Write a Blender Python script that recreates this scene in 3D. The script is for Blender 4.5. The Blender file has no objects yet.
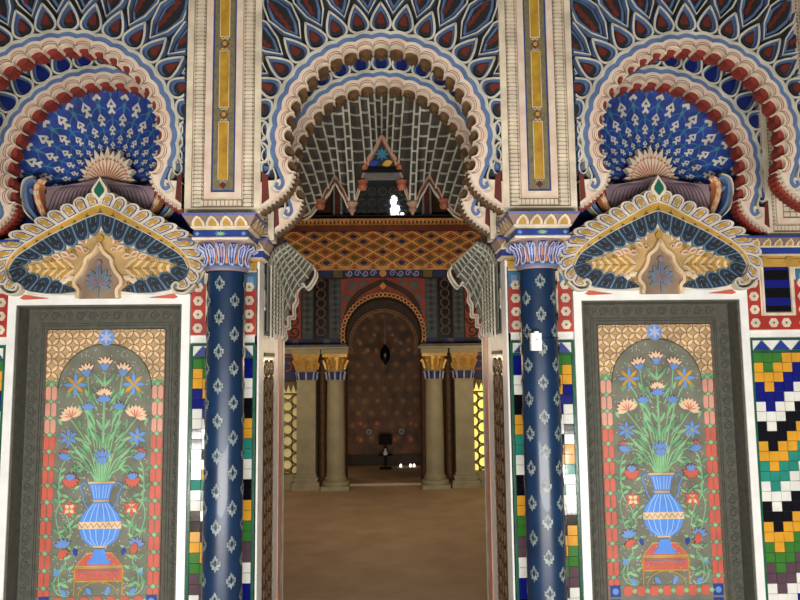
import bpy, math, random
from mathutils import Vector, Matrix
random.seed(7)
PI = math.pi
sin, cos, R = math.sin, math.cos, math.radians
COL = bpy.context.scene.collection
SF, SB, SD = 200.0, 182.0, 177.7      # scales (measuring units per metre) of the front arcade, the rear arcade and the recessed doors
HZ = 362.0                            # eye level in measuring units
BAY = 1.536                           # x of the side bays
COLX = 0.807
YB = 0.315                            # face of the rear arcade
PITCH_CAM = 5.45
def zz(y, s):                         # height on a plane of scale s, allowing for the lens pointing slightly upwards
    return 1.6 - 647*math.tan(math.atan((y-300)/647)-math.radians(PITCH_CAM))/s

# ---------------------------------------------------------------- materials
def lin(c):
    return tuple(((v/255)/12.92 if v/255 <= .04045 else ((v/255+.055)/1.055)**2.4) for v in c)
MATS = {}
def mat(name, rgb, rough=.6, var=.18, scale=9, metal=0, bump=.15, bscale=60, emit=0, coat=0, rgb2=None):
    m = bpy.data.materials.new(name); m.use_nodes = True
    nt = m.node_tree; b = nt.nodes['Principled BSDF']
    c = lin(rgb); c2 = lin(rgb2) if rgb2 else tuple(v*(1-var*1.6) for v in c); c1 = c if rgb2 else tuple(min(1, v*(1+var*.5)) for v in c)
    tc = nt.nodes.new('ShaderNodeTexCoord')
    n = nt.nodes.new('ShaderNodeTexNoise'); n.inputs['Scale'].default_value = scale; n.inputs['Detail'].default_value = 5
    r = nt.nodes.new('ShaderNodeValToRGB'); r.color_ramp.elements[0].position = .35; r.color_ramp.elements[1].position = .65
    r.color_ramp.elements[0].color = (*c2, 1); r.color_ramp.elements[1].color = (*c1, 1)
    nt.links.new(tc.outputs['Object'], n.inputs['Vector']); nt.links.new(n.outputs['Fac'], r.inputs['Fac'])
    nt.links.new(r.outputs['Color'], b.inputs['Base Color'])
    b.inputs['Roughness'].default_value = rough; b.inputs['Metallic'].default_value = metal
    b.inputs['Coat Weight'].default_value = coat
    if bump:
        n2 = nt.nodes.new('ShaderNodeTexNoise'); n2.inputs['Scale'].default_value = bscale
        bp = nt.nodes.new('ShaderNodeBump'); bp.inputs['Strength'].default_value = bump; bp.inputs['Distance'].default_value = .004
        nt.links.new(tc.outputs['Object'], n2.inputs['Vector']); nt.links.new(n2.outputs['Fac'], bp.inputs['Height'])
        nt.links.new(bp.outputs['Normal'], b.inputs['Normal'])
    if emit:
        nt.links.new(r.outputs['Color'], b.inputs['Emission Color']); b.inputs['Emission Strength'].default_value = emit
    MATS[name] = m
    return m
mat('cream', (222, 208, 184)); mat('pale', (200, 196, 180)); mat('pink', (214, 186, 166), scale=14, rgb2=(222, 208, 190))
mat('white', (238, 238, 234), .45, .06); mat('groove', (140, 118, 98)); mat('curl', (150, 112, 92))
mat('slateblue', (92, 118, 160)); mat('skyblue', (112, 146, 196)); mat('blue', (36, 62, 142), .4); mat('cobalt', (20, 56, 142), .65, .25)
mat('teal', (40, 104, 122)); mat('tealline', (58, 120, 150)); mat('red', (128, 44, 32)); mat('rosered', (176, 50, 40), .5); mat('brickred', (102, 38, 28)); mat('dropblue', (22, 36, 104), .4)
mat('dark', (34, 36, 38)); mat('olivedark', (52, 52, 42)); mat('brown', (94, 66, 34), scale=30, rgb2=(62, 42, 22)); mat('corbel', (158, 88, 62)); mat('umber', (136, 112, 100)); mat('black', (8, 8, 9), .3)
mat('gold', (196, 156, 70), .45, metal=.15); mat('ochre', (188, 146, 60)); mat('mottle', (128, 116, 70), scale=60, rgb2=(96, 96, 84)); mat('goldstrip', (186, 150, 40), scale=20, rgb2=(160, 116, 36))
mat('lavender', (176, 182, 214)); mat('mauve', (138, 116, 124)); mat('mauveline', (92, 72, 82)); mat('orange', (204, 130, 84)); mat('peach', (228, 188, 150))
mat('navy', (12, 44, 78), .36, .25, scale=4, bump=.03, coat=.15); mat('silver', (132, 142, 140), .4, .3, scale=50)
mat('fringe', (30, 46, 66)); mat('fringeline', (104, 132, 152)); mat('greengem', (30, 96, 80), .3)
mat('leaf', (132, 186, 136)); mat('leafdark', (100, 158, 112)); mat('field', (116, 117, 102), .7); mat('carved', (84, 84, 74), .8, .15, scale=30); mat('carvedline', (74, 74, 66), .8)
mat('redtile', (200, 92, 74), .5, .1); mat('pinktile', (214, 152, 132), .5, .1); mat('tanlat', (188, 156, 104)); mat('lens', (226, 196, 156)); mat('lensline', (124, 84, 66))
mat('petalblue', (98, 144, 206), .5, .1); mat('petalcream', (232, 196, 162), .5, .08); mat('vaseblue', (84, 142, 226), .4, .08); mat('vasestripe', (180, 208, 236), .4, .05)
for n_, c_ in dict(t_green=(60, 122, 50), t_yellow=(224, 162, 50), t_navy=(20, 26, 120), t_white=(236, 236, 228), t_black=(14, 14, 22), t_teal=(44, 140, 124), t_purple=(92, 70, 82)).items():
    mat(n_, c_, .12, .08, bump=.04, coat=.4)
mat('grout', (60, 76, 66), .8); mat('framegreen', (38, 96, 74), .2); mat('steelblue', (60, 112, 142)); 
mat('rib', (176, 177, 160)); mat('vaultfill', (68, 62, 57), .8); mat('vaultedge', (168, 128, 104)); mat('squinch', (104, 106, 94)); mat('fanrib', (176, 178, 164))
mat('gothorange', (228, 164, 96)); mat('gothdark', (84, 58, 30)); mat('olive', (110, 98, 50)); mat('wood', (120, 52, 30)); mat('gothblue', (34, 44, 96)); mat('slate', (56, 66, 76))
mat('farcream', (168, 158, 124), .6, .12, scale=5); mat('farbrown', (62, 44, 28), .7); mat('fargold', (206, 158, 74), .35, metal=.4, scale=30)
mat('doorwood', (116, 74, 34), .6, .4, scale=5); mat('doorlight', (190, 120, 84)); mat('farred', (156, 64, 44)); mat('fargrey', (96, 92, 92)); mat('knot', (112, 84, 60)); mat('farteal', (62, 76, 80))
mat('floorstone', (206, 182, 156), .8, .2, scale=3, rgb2=(188, 164, 138), bump=.3, bscale=25)
mat('plaster', (120, 110, 96), .9); mat('hallwall', (90, 60, 44), .9)
mat('whiteplastic', (236, 240, 242), .3, .03, bump=0); mat('grille', (124, 118, 104), .7)
mat('mirrorbrown', (140, 122, 96), .25, .5, scale=25, metal=.5, bump=.6, bscale=40)
mat('screenstone', (150, 134, 84)); mat('matteblack', (10, 10, 10), .9); mat('doorline', (156, 112, 64)); mat('glow_warm', (226, 204, 140), emit=.30, bump=0, var=.1); mat('glow_bright', (255, 232, 120), emit=1.1, bump=0, var=.1)
mat('glow_day', (240, 248, 255), emit=6, bump=0, var=.02); mat('glow_candle', (255, 240, 210), emit=5, bump=0)

# floor: soft worn streaks
# ---------------------------------------------------------------- mesh builder
BASE = {}
class MB:
    def __init__(self, clip=None, xf=None):
        self.v = []; self.f = []; self.mi = []; self.names = []; self.clip = clip; self.xf = xf; self.c = 0
    def m(self, n):
        if n not in self.names: self.names.append(n)
        return self.names.index(n)
    def poly(self, pts, m):
        if self.clip:
            for ax, lo, hi in ((0, self.clip[0], self.clip[1]), (2, self.clip[2], self.clip[3])):
                for sg, lim in ((1, lo), (-1, -hi)):
                    out = []
                    for i in range(len(pts)):
                        a, b = pts[i-1], pts[i]; da, db = sg*a[ax]-lim, sg*b[ax]-lim
                        if (da >= 0) != (db >= 0):
                            t = da/(da-db); out.append(tuple(a[k]+(b[k]-a[k])*t for k in range(3)))
                        if db >= 0: out.append(b)
                    pts = out
                    if len(pts) < 3: return
        if self.xf: pts = [self.xf(*p) for p in pts]
        n = len(self.v); self.v += [tuple(p) for p in pts]; self.f.append(tuple(range(n, n+len(pts)))); self.mi.append(self.m(m))
    def prism(self, p2, y0, y1, m, ms=None):
        self.c = (self.c+1) % 24; y0 = y0-self.c*3.5e-5
        self.poly([(x, y0, z) for x, z in p2], m)
        if y1 != y0:
            for i in range(len(p2)):
                a, b = p2[i-1], p2[i]
                self.poly([(a[0], y0, a[1]), (b[0], y0, b[1]), (b[0], y1, b[1]), (a[0], y1, a[1])], ms or m)
    def rect(self, x0, x1, z0, z1, y0, y1, m): self.prism([(x0, z0), (x1, z0), (x1, z1), (x0, z1)], y0, y1, m)
    def box(self, x0, x1, y0, y1, z0, z1, m):
        c = [(x, y, z) for x in (x0, x1) for y in (y0, y1) for z in (z0, z1)]
        for q in ((0,1,3,2), (4,6,7,5), (0,4,5,1), (2,3,7,6), (0,2,6,4), (1,5,7,3)): self.poly([c[i] for i in q], m)
    def stroke(self, path, w, y0, y1, m, closed=False, ms=None):
        n = len(path); L = []
        if n < 2: return
        for i in range(n):
            a = path[i-1] if (i or closed) else path[i]; b = path[(i+1) % n] if (i < n-1 or closed) else path[i]
            dx, dz = b[0]-a[0], b[1]-a[1]; l = math.hypot(dx, dz) or 1e-9; nx, nz = -dz/l, dx/l
            L.append([(path[i][0]+nx*w*k, yy, path[i][1]+nz*w*k) for k, yy in ((-.5, y1), (-.40, y0), (.40, y0), (.5, y1))])
        for i in range(n if closed else n-1):
            A, B = L[i], L[(i+1) % n]
            for k in range(3): self.poly([A[k], A[k+1], B[k+1], B[k]], m if k == 1 else (ms or m))
    def band(self, pa, pb, y0, y1, m, edge=True):
        for i in range(len(pa)-1):
            self.poly([(*pa[i][:1], y0, pa[i][1]), (pa[i+1][0], y0, pa[i+1][1]), (pb[i+1][0], y0, pb[i+1][1]), (pb[i][0], y0, pb[i][1])], m)
            if edge:
                for p in (pa, pb): self.poly([(p[i][0], y0, p[i][1]), (p[i+1][0], y0, p[i+1][1]), (p[i+1][0], y1, p[i+1][1]), (p[i][0], y1, p[i][1])], m)
    def disc(self, x, z, r, y0, y1, m, n=10, rot=0, sq=1): self.prism([(x+r*cos(rot+2*PI*i/n), z+r*sq*sin(rot+2*PI*i/n)) for i in range(n)], y0, y1, m)
    def dome(self, x, z, r, y0, y1, m, n=10):
        ring = [(x+r*cos(2*PI*i/n), z+r*sin(2*PI*i/n)) for i in range(n)]; r2 = [(x+r*.6*cos(2*PI*i/n), z+r*.6*sin(2*PI*i/n)) for i in range(n)]
        ym = y0+(y1-y0)*.35
        for i in range(n):
            a, b, c, d = ring[i-1], ring[i], r2[i], r2[i-1]
            self.poly([(a[0], y1, a[1]), (b[0], y1, b[1]), (c[0], ym, c[1]), (d[0], ym, d[1])], m); self.poly([(d[0], ym, d[1]), (c[0], ym, c[1]), (x, y0, z)], m)
    def leaf(self, x, z, a, l, w, y0, y1, m, n=5, tip=1.0):
        L, Rr = [], []
        for i in range(n+1):
            t = i/n; hw = w*.5*sin(PI*t**tip)
            px, pz = x+cos(a)*l*t, z+sin(a)*l*t
            L.append((px-sin(a)*hw, pz+cos(a)*hw)); Rr.append((px+sin(a)*hw, pz-cos(a)*hw))
        self.prism(L+Rr[-2:0:-1], y0, y1, m)
    def lathe(self, prof, cx, cy, m, n=40, a0=0, a1=2*PI):
        for i in range(n):
            u, w = a0+(a1-a0)*i/n, a0+(a1-a0)*(i+1)/n
            for (r0, z0), (r1, z1) in zip(prof, prof[1:]):
                self.poly([(cx+r0*cos(u), cy+r0*sin(u), z0), (cx+r0*cos(w), cy+r0*sin(w), z0), (cx+r1*cos(w), cy+r1*sin(w), z1), (cx+r1*cos(u), cy+r1*sin(u), z1)], m)
    def tube(self, path, r, m, n=4):
        rings = []
        for i, p in enumerate(path):
            a = Vector(path[max(i-1, 0)]); b = Vector(path[min(i+1, len(path)-1)]); d = (b-a)
            if d.length < 1e-9: d = Vector((0, 0, 1))
            d.normalize(); u = d.cross(Vector((0, 1, .01))); 
            if u.length < .05: u = d.cross(Vector((1, 0, 0)))
            u.normalize(); w = d.cross(u); p = Vector(p)
            rings.append([tuple(p+u*r*cos(2*PI*k/n+PI/4)+w*r*sin(2*PI*k/n+PI/4)) for k in range(n)])
        for A, B in zip(rings, rings[1:]):
            for k in range(n): self.poly([A[k-1], A[k], B[k], B[k-1]], m)
    def build(self, name, parent=None, smooth=False, base=None):
        me = bpy.data.meshes.new(name); b = BASE.get(parent.name, Vector()) if parent else Vector(base or (0, 0, 0))
        me.from_pydata([(x-b.x, y-b.y, z-b.z) for x, y, z in self.v], [], self.f)
        for nm in self.names: me.materials.append(MATS[nm])
        me.polygons.foreach_set('material_index', self.mi)
        import bmesh
        bm = bmesh.new(); bm.from_mesh(me); bmesh.ops.remove_doubles(bm, verts=bm.verts, dist=2e-5); bmesh.ops.recalc_face_normals(bm, faces=bm.faces)
        bm.to_mesh(me); bm.free()
        if smooth:
            me.polygons.foreach_set('use_smooth', [True]*len(me.polygons)); me.set_sharp_from_angle(angle=R(38))
        o = bpy.data.objects.new(name, me); COL.objects.link(o)
        if parent: o.parent = parent; BASE[o.name] = b
        else: o.location = b
        return o
def thing(name, label, cat, base=(0, 0, 0), group=None, place=(0, 0, 0)):
    o = bpy.data.objects.new(name, None); COL.objects.link(o); o.empty_display_size = .1
    o.location = Vector(base)+Vector(place); o['label'] = label; o['category'] = cat
    if group: o['group'] = group
    BASE[o.name] = Vector(base)
    return o
def tag(o, label, cat, group=None):
    o['label'] = label; o['category'] = cat
    if group: o['group'] = group
    return o
def struct(mb, name, **k):
    o = mb.build(name, **k); o['kind'] = 'structure'; return o
def dup(root, place, label, group=None, mirror=False):
    r = root.copy(); COL.objects.link(r); r.location = Vector(place); r['label'] = label
    if mirror: r.scale.x = -1
    if group: r['group'] = group
    def rec(a, b):
        for ch in list(a.children):
            c = ch.copy(); COL.objects.link(c); c.parent = b; rec(ch, c)
    rec(root, r)
    return r
def arc(cx, cz, r, a0, a1, n, rz=None): return [(cx+r*cos(a0+(a1-a0)*i/n), cz+(rz or r)*sin(a0+(a1-a0)*i/n)) for i in range(n+1)]
def resample(p, n):
    L = [0]
    for a, b in zip(p, p[1:]): L.append(L[-1]+math.hypot(b[0]-a[0], b[1]-a[1]))
    out = []; j = 0
    for i in range(n+1):
        s = L[-1]*i/n
        while j < len(L)-2 and L[j+1] < s: j += 1
        t = (s-L[j])/((L[j+1]-L[j]) or 1); out.append((p[j][0]+(p[j+1][0]-p[j][0])*t, p[j][1]+(p[j+1][1]-p[j][1])*t))
    return out
def smooth(p, k=8):
    out = []
    for i in range(len(p)-1):
        a, b, c, d = p[max(i-1, 0)], p[i], p[i+1], p[min(i+2, len(p)-1)]
        for j in range(k):
            t = j/k; out.append(tuple(.5*((2*b[q])+(-a[q]+c[q])*t+(2*a[q]-5*b[q]+4*c[q]-d[q])*t*t+(-a[q]+3*b[q]-3*c[q]+d[q])*t**3) for q in range(len(b))))
    out.append(tuple(p[-1])); return out
def normals(p):
    out = []
    for i in range(len(p)):
        a, b = p[max(i-1, 0)], p[min(i+1, len(p)-1)]; dx, dz = b[0]-a[0], b[1]-a[1]; l = math.hypot(dx, dz) or 1; out.append((-dz/l, dx/l))
    return out
def spiral(cx, cz, r0, r1, a0, a1, n=24): return [(cx+(r0+(r1-r0)*i/n)*cos(a0+(a1-a0)*i/n), cz+(r0+(r1-r0)*i/n)*sin(a0+(a1-a0)*i/n)) for i in range(n+1)]

# ---------------------------------------------------------------- arch screens
NL = 23; PITCH = R(9.7)
def half_paths():
    """right half, from the crown down to the foot, local metres about the arch centre"""
    return None
def arch_line(r, foot):
    """open line left foot -> crown -> right foot; a circle of radius r continued by the foot points (right side, outward)"""
    a_end = R(-27)
    right = [(r*cos(a), r*sin(a)) for a in [PI/2+(a_end-PI/2)*i/60 for i in range(61)]]
    right += smooth([right[-1]]+foot, 8)[1:]
    return [(-x, z) for x, z in right[::-1]]+right[1:]
def lobed(r, h, foot, phase=0, wave='arc', step=10):
    """lobes along the circle, small teeth on the feet"""
    pts = []
    N = NL*step; a0, a1 = PI/2-PITCH*NL/2, PI/2+PITCH*NL/2
    circ = []
    for i in range(N+1):
        a = a0+(a1-a0)*i/N; t = ((i/step+phase) % 1)*2-1
        if wave == 'arc': rr = r+h*math.sqrt(max(0, 1-t*t))
        elif wave == 'tre':
            u = abs(t); rr = r+h*(0 if u < .34 else (.35 if u < .66 else 1))
        else: rr = r+h*cos(t*PI/2)
        circ.append((rr*cos(a), rr*sin(a)))
    p0 = (r*cos(a0), r*sin(a0)); f = resample(smooth([p0]+foot, 6), 72); nn = normals(f)
    tooth = []
    for i, (p, q) in enumerate(zip(f, nn)):
        t = (i/6 % 1)*2-1; d = (h*.45 if wave != 'cos' else 0)*math.sqrt(max(0, 1-t*t)); tooth.append((p[0]+q[0]*d, p[1]+q[1]*d))
    right_foot = tooth[1:]
    return [(-x, z) for x, z in right_foot[::-1]]+circ[::-1]+right_foot if False else [(-x, z) for x, z in right_foot[::-1]]+[(-x, z) for x, z in circ][0:]+right_foot
def rayrect(x, z, hw, top):
    l = math.hypot(x, z); dx, dz = x/l, z/l; t = 99
    if abs(dx) > 1e-6: t = min(t, hw/abs(dx))
    if dz > 1e-6: t = min(t, top/dz)
    return (dx*t, dz*t)
FOOT = [(.453, -.222), (.474, -.268), (.515, -.312), (.565, -.350), (.64, -.395)]
def make_screen(name, label, Y, cz, hw, top, soffit, innerdrop, place, group, KA=.98):
    root = thing(name, label, 'arch screen', (0, Y, cz-.37), group, place)
    clip = (-hw, hw, cz-.42, cz+top)
    xf = lambda x, y, z: (x, Y+y, z+cz)
    def mb():
        m_ = MB(); m_.clip = (-hw/KA, hw/KA, -.42, top); m_.xf = lambda x, y, z: (x*KA, Y+y, z*KA+cz); return m_
    # backing plate between the arch and the rectangular frame
    b = mb(); inner = lobed(.53, .0, [(.495, -.235), (.52, -.27), (.57, -.31), (.66, -.36)], wave='cos')
    outer = [rayrect(x, z, hw, top) if z > -.2 else (math.copysign(hw, x), z) for x, z in inner]
    b.band(inner, outer, .035, .10, 'olivedark')
    b.build('backing', root)
    # scalloped band
    s = mb(); lo = lobed(.479, .032, FOOT); hi_foot = [(.530, -.212), (.56, -.218), (.60, -.222), (.66, -.235)]
    out = lobed(.546, .011, hi_foot, wave='cos')
    s.band(lo, out, -.018, .05, 'pink')
    for off, w in ((.013, .003), (.024, .003)):
        li = [(p[0]*(1+off/.5), p[1]*(1+off/.5)) if p[1] > -.22 else (p[0]+off*.2*(1 if p[0] > 0 else -1), p[1]+off) for p in lo]
        s.stroke(li[72:-72], w, -.021, -.018, 'curl')
    s.stroke(lo, .007, -.025, -.016, 'cream')
    s.build('scalloped_band', root)
    # soffit fringe one step behind
    t = mb(); sr = .012 if soffit == 'red' else 0; lo2 = lobed(.466+sr, .030-sr, [(x-.010, z-.012) for x, z in FOOT], wave='tre'); t.band(lo2, lobed(.52, 0, [(x+.01, z+.012) for x, z in FOOT], wave='cos'), .012, .05, soffit)
    lo3 = lobed(.474+sr*.6, .022-sr*.5, [(x-.004, z-.006) for x, z in FOOT], wave='tre'); t.band(lo3, lobed(.52, 0, [(x+.01, z+.012) for x, z in FOOT], wave='cos'), .05, .085, soffit)
    t.build('soffit_fringe', root)
    # blue moulding with its volutes
    bl = mb(); 
    pa = lobed(.546, .011, hi_foot, wave='cos'); pb = lobed(.573, .011, hi_foot, wave='cos')
    k = 72+6; bl.band(pa[k:-k], pb[k:-k], -.012, .04, 'slateblue')
    for sg in (-1, 1):
        tail = smooth([(sg*.543, -.150), (sg*.524, -.195), (sg*.512, -.235), (sg*.528, -.262), (sg*.548, -.25), (sg*.542, -.232)], 6); bl.stroke(tail, .022, -.024, .02, 'slateblue'); bl.prism([(sg*.590, -.20), (sg*.62, -.17), (sg*.62, -.345), (sg*.582, -.315)], -.022, .02, 'brickred')
    bl.build('blue_moulding', root)
    # tracery: white ring, teardrops, lozenges
    w = mb(); ins = mb()
    pc = lobed(.573, .011, hi_foot, wave='cos'); pd = lobed(.590, .011, hi_foot, wave='cos'); w.band(pc[k:-k], pd[k:-k], -.016, .035, 'pale')
    for sg in (-1, 1): w.stroke(smooth([(sg*.563, -.155), (sg*.548, -.20), (sg*.556, -.24), (sg*.570, -.27), (sg*.55, -.285), (sg*.53, -.283)], 5), .011, -.026, .03, 'pale')
    for i in range(-9, 10):
        a = PI/2-i*R(10.7)
        big = 1.0 if abs(i) < 8 else .86
        def q(r, ta): return ((r)*cos(a)-ta*sin(a), r*sin(a)+ta*cos(a))
        def drop(sc, r0=.598, r1=.745, wd=.052):
            P = []
            for j in range(25):
                th = -PI+2*PI*j/24; u = (1+cos(th))/2           # u=1 tip
                ta = wd*sc*sin(th)*(sin(th/2)**2)**.55*1.25
                rr = (r0+(r1-r0)*.42)+(((r1-r0)*.58)*cos(th) if cos(th) > 0 else (r1-r0)*.42*cos(th))*sc
                P.append(q(rr*1.0, ta))
            return P
        L = (.745 if abs(i) < 7 else .72)
        w.stroke(drop(1.08, r1=L), .0150, -.012, .030, 'pale', True, 'slateblue')
        ins.prism(drop(1.0, r1=L), .018, .036, 'slateblue'); 
        ins.prism(drop(.68, r1=L), .006, .019, 'dark' if innerdrop == 'red' else 'dropblue')
        if innerdrop == 'red':
            ins.prism([q(.645, -.022), q(.640, .008), q(.652, .024), q(.675, .020), q(.695, .008), q(.71, -.004), q(.685, -.012)], .001, .018, 'brickred')
        # triangle between drops
        a2 = a+R(5.35); ins.prism([(.607*cos(a2+d), .607*sin(a2+d)) for d in (-.02, .02)]+[(.632*cos(a2), .632*sin(a2))], -.004, .036, 'olivedark')
        # outer lozenge
        c, s_ = cos(a2), sin(a2)
        def q2(r, ta): return (r*c-ta*s_, r*s_+ta*c)
        loz = [q2(.70, 0), q2(.78, .050), q2(.88, .075), q2(.96, .05), q2(1.04, 0), q2(.96, -.05), q2(.88, -.075), q2(.78, -.050)]
        sm = [q2(.725, 0), q2(.79, .036), q2(.88, .058), q2(.95, .038), q2(1.01, 0), q2(.95, -.038), q2(.88, -.058), q2(.79, -.036)]
        s3 = [q2(.755, 0), q2(.80, .024), q2(.88, .040), q2(.94, .025), q2(.985, 0), q2(.94, -.025), q2(.88, -.040), q2(.80, -.024)]
        w.stroke(loz, .0115, -.006, .030, 'pale', True, 'slateblue')
        ins.prism(sm, .022, .036, 'slateblue'); ins.prism(s3, .010, .023, 'dark')
        wav = [q2(.78+.18*j/8, .010+(.006 if j % 2 else -.002)) for j in range(9)]
        ins.stroke(wav, .026, .004, .011, 'brickred')
    for sg in (-1, 1):
        xr = hw/KA; ins.prism([(sg*(xr-.055), .06), (sg*xr, .10), (sg*xr, -.19), (sg*(xr-.050), -.15)], .026, .036, 'slateblue')
        for zc_ in (.055, -.015, -.085, -.150): w.stroke([(sg*(xr-.026)+sg*.022*sin(q_*PI/5), zc_+.036*cos(q_*PI/5)) for q_ in range(10)], .009, -.010, .028, 'pale', True, 'slateblue')
    ins.build('drop_inlay', root); w.build('tracery', root)
    return root
cz_f = zz(140, SF); cz_b = cz_f-.065
g1 = 'front scalloped arch screens'; g2 = 'rear scalloped arch screens'
fc = make_screen('arch_screen', 'front scalloped arch with teardrop tracery over the central doorway', 0, cz_f, .617, 1.25, 'brown', 'red', (0, 0, 0), g1)
fs = make_screen('arch_screen', 'front scalloped arch with red soffit above the left painted door, nearest the viewer', 0, cz_f, .60, 1.25, 'red', 'red', (-1.61, 0, 0), g1)
dup(fs, (1.61, 0, cz_f-.37), 'front scalloped arch with red soffit above the right painted door, nearest the viewer', g1)
bc = make_screen('arch_screen', 'rear scalloped arch inside the central doorway, framing the ribbed vault', YB, cz_b, .595, 1.3, 'brown', 'blue', (0, 0, 0), g2)
bs = make_screen('arch_screen', 'rear scalloped arch closely framing the left blue peacock niche', YB, cz_b, .62, 1.3, 'red', 'blue', (-1.556, 0, 0), g2, 1.02)
dup(bs, (1.556, YB, cz_b-.37), 'rear scalloped arch closely framing the right blue peacock niche', g2)

# ---------------------------------------------------------------- pilasters above the columns
def make_pilaster(label, cx, Y, hw, zb, zt, dep, group, strip=True, dup_x=()):
    root = thing('pilaster', label, 'pilaster', (0, Y, zb), group, (cx, 0, 0))
    b = MB(); b.box(-hw, hw, Y+.006, Y+dep, zb, zt, 'cream')
    for sg in (-1, 1):
        x0, x1 = sorted((sg*hw, sg*(hw-.032))); b.rect(x0, x1, zb, zt, Y-.012, Y+.01, 'cream')
        x0, x1 = sorted((sg*.060, sg*.094)); b.rect(x0, x1, zb+.11, zt, Y-.010, Y+.01, 'pink')
    b.rect(-hw, hw, zb, zb+.030, Y-.012, Y+.01, 'cream'); b.rect(-.094, .094, zb+.080, zb+.11, Y-.010, Y+.01, 'pink')
    b.build('pilaster_body', root)
    d = MB(); n = int((zt-zb-.05)/.021)
    for sg in (-1, 1):
        xa, xb = sorted((sg*.100, sg*(hw-.038))); d.rect(xa, xb, zb+.035, zt, Y+.002, Y+.007, 'groove')
        for i in range(n):
            z = zb+.038+i*.021; d.rect(xa+.008, xb-.008, z, z+.017, Y-.005, Y+.004, 'cream')
            for xx in (xa+.002, xb-.005): d.rect(xx, xx+.004, z+.004, z+.013, Y-.004, Y+.004, 'cream')
    m_ = int(.19/.021)
    d.rect(-.1, .1, zb+.035, zb+.075, Y+.002, Y+.007, 'groove')
    for i in range(-m_//2, m_//2+1): d.rect(i*.021-.0085, i*.021+.0085, zb+.042, zb+.068, Y-.005, Y+.004, 'cream')
    d.build('dentil_border', root)
    if not strip:
        g = MB(); g.rect(-.058, .058, zb+.115, zt, Y-.002, Y+.008, 'groove')
        for i in range(int((zt-zb-.13)/.03)):
            for j in (-1, 0, 1): g.rect(j*.036-.015, j*.036+.015, zb+.12+i*.03, zb+.144+i*.03, Y-.008, Y, 'cream')
        g.build('block_panel', root)
        return root
    g = MB(); g.rect(-.058, .058, zb+.115, zt, Y-.004, Y+.008, 'blue'); g.rect(-.052, .052, zb+.121, zt, Y-.006, Y, 'mottle')
    z = zb+.150; L = .378
    for k in range(6):
        za = z+(k-0)*L-.03 if k else zb+.175
        z0 = zb+.175+k*L; z1 = z0+L-.075
        if k == 0: z0 = zb+.175
        g.rect(-.021, .021, z0, z1, Y-.009, Y-.005, 'goldstrip')
        out = [(-.024, z0), (.024, z0), (.024, z1), (-.024, z1)]
        g.stroke(out, .005, Y-.012, Y-.006, 'lens', True)
        for zc_ in (z0-.004, z1+.004):
            for sg in (-1, 1): g.stroke(arc(sg*.010, zc_, .008, 0, 2*PI, 8), .003, Y-.011, Y-.006, 'lens')
        g.disc(0, z1+.0375, .022, Y-.010, Y-.005, 'brickred', 4); g.disc(0, z1+.0375, .012, Y-.013, Y-.009, 'gold', 8)
    g.disc(0, zb+.145, .018, Y-.010, Y-.005, 'brickred', 4)
    g.build('gold_strip', root)
    return root
zpf = zz(213, SF)
gp = 'cream pilasters standing on the navy columns'
p1 = make_pilaster('cream dentilled pilaster with gold strip above the left navy column', -COLX, 0, .19, zpf, cz_f+1.25, .10, gp)
dup(p1, (COLX, 0, zpf), 'cream dentilled pilaster with gold strip above the right navy column', gp)
zpb = zz(240, SB)
gpb = 'inner cream pilasters on the tiled piers'
p2 = make_pilaster('inner cream pilaster behind the left column, between two rear arches', -.756, YB, .155, zpb, cz_b+1.3, .10, gpb, strip=False)
dup(p2, (.756, YB, zpb), 'inner cream pilaster behind the right column, between two rear arches', gpb)
dup(p2, (2.325, YB, zpb), 'inner cream pilaster at the right edge of the picture', gpb)
dup(p2, (-2.325, YB, zpb), 'inner cream pilaster at the left edge of the picture', gpb)

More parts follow.
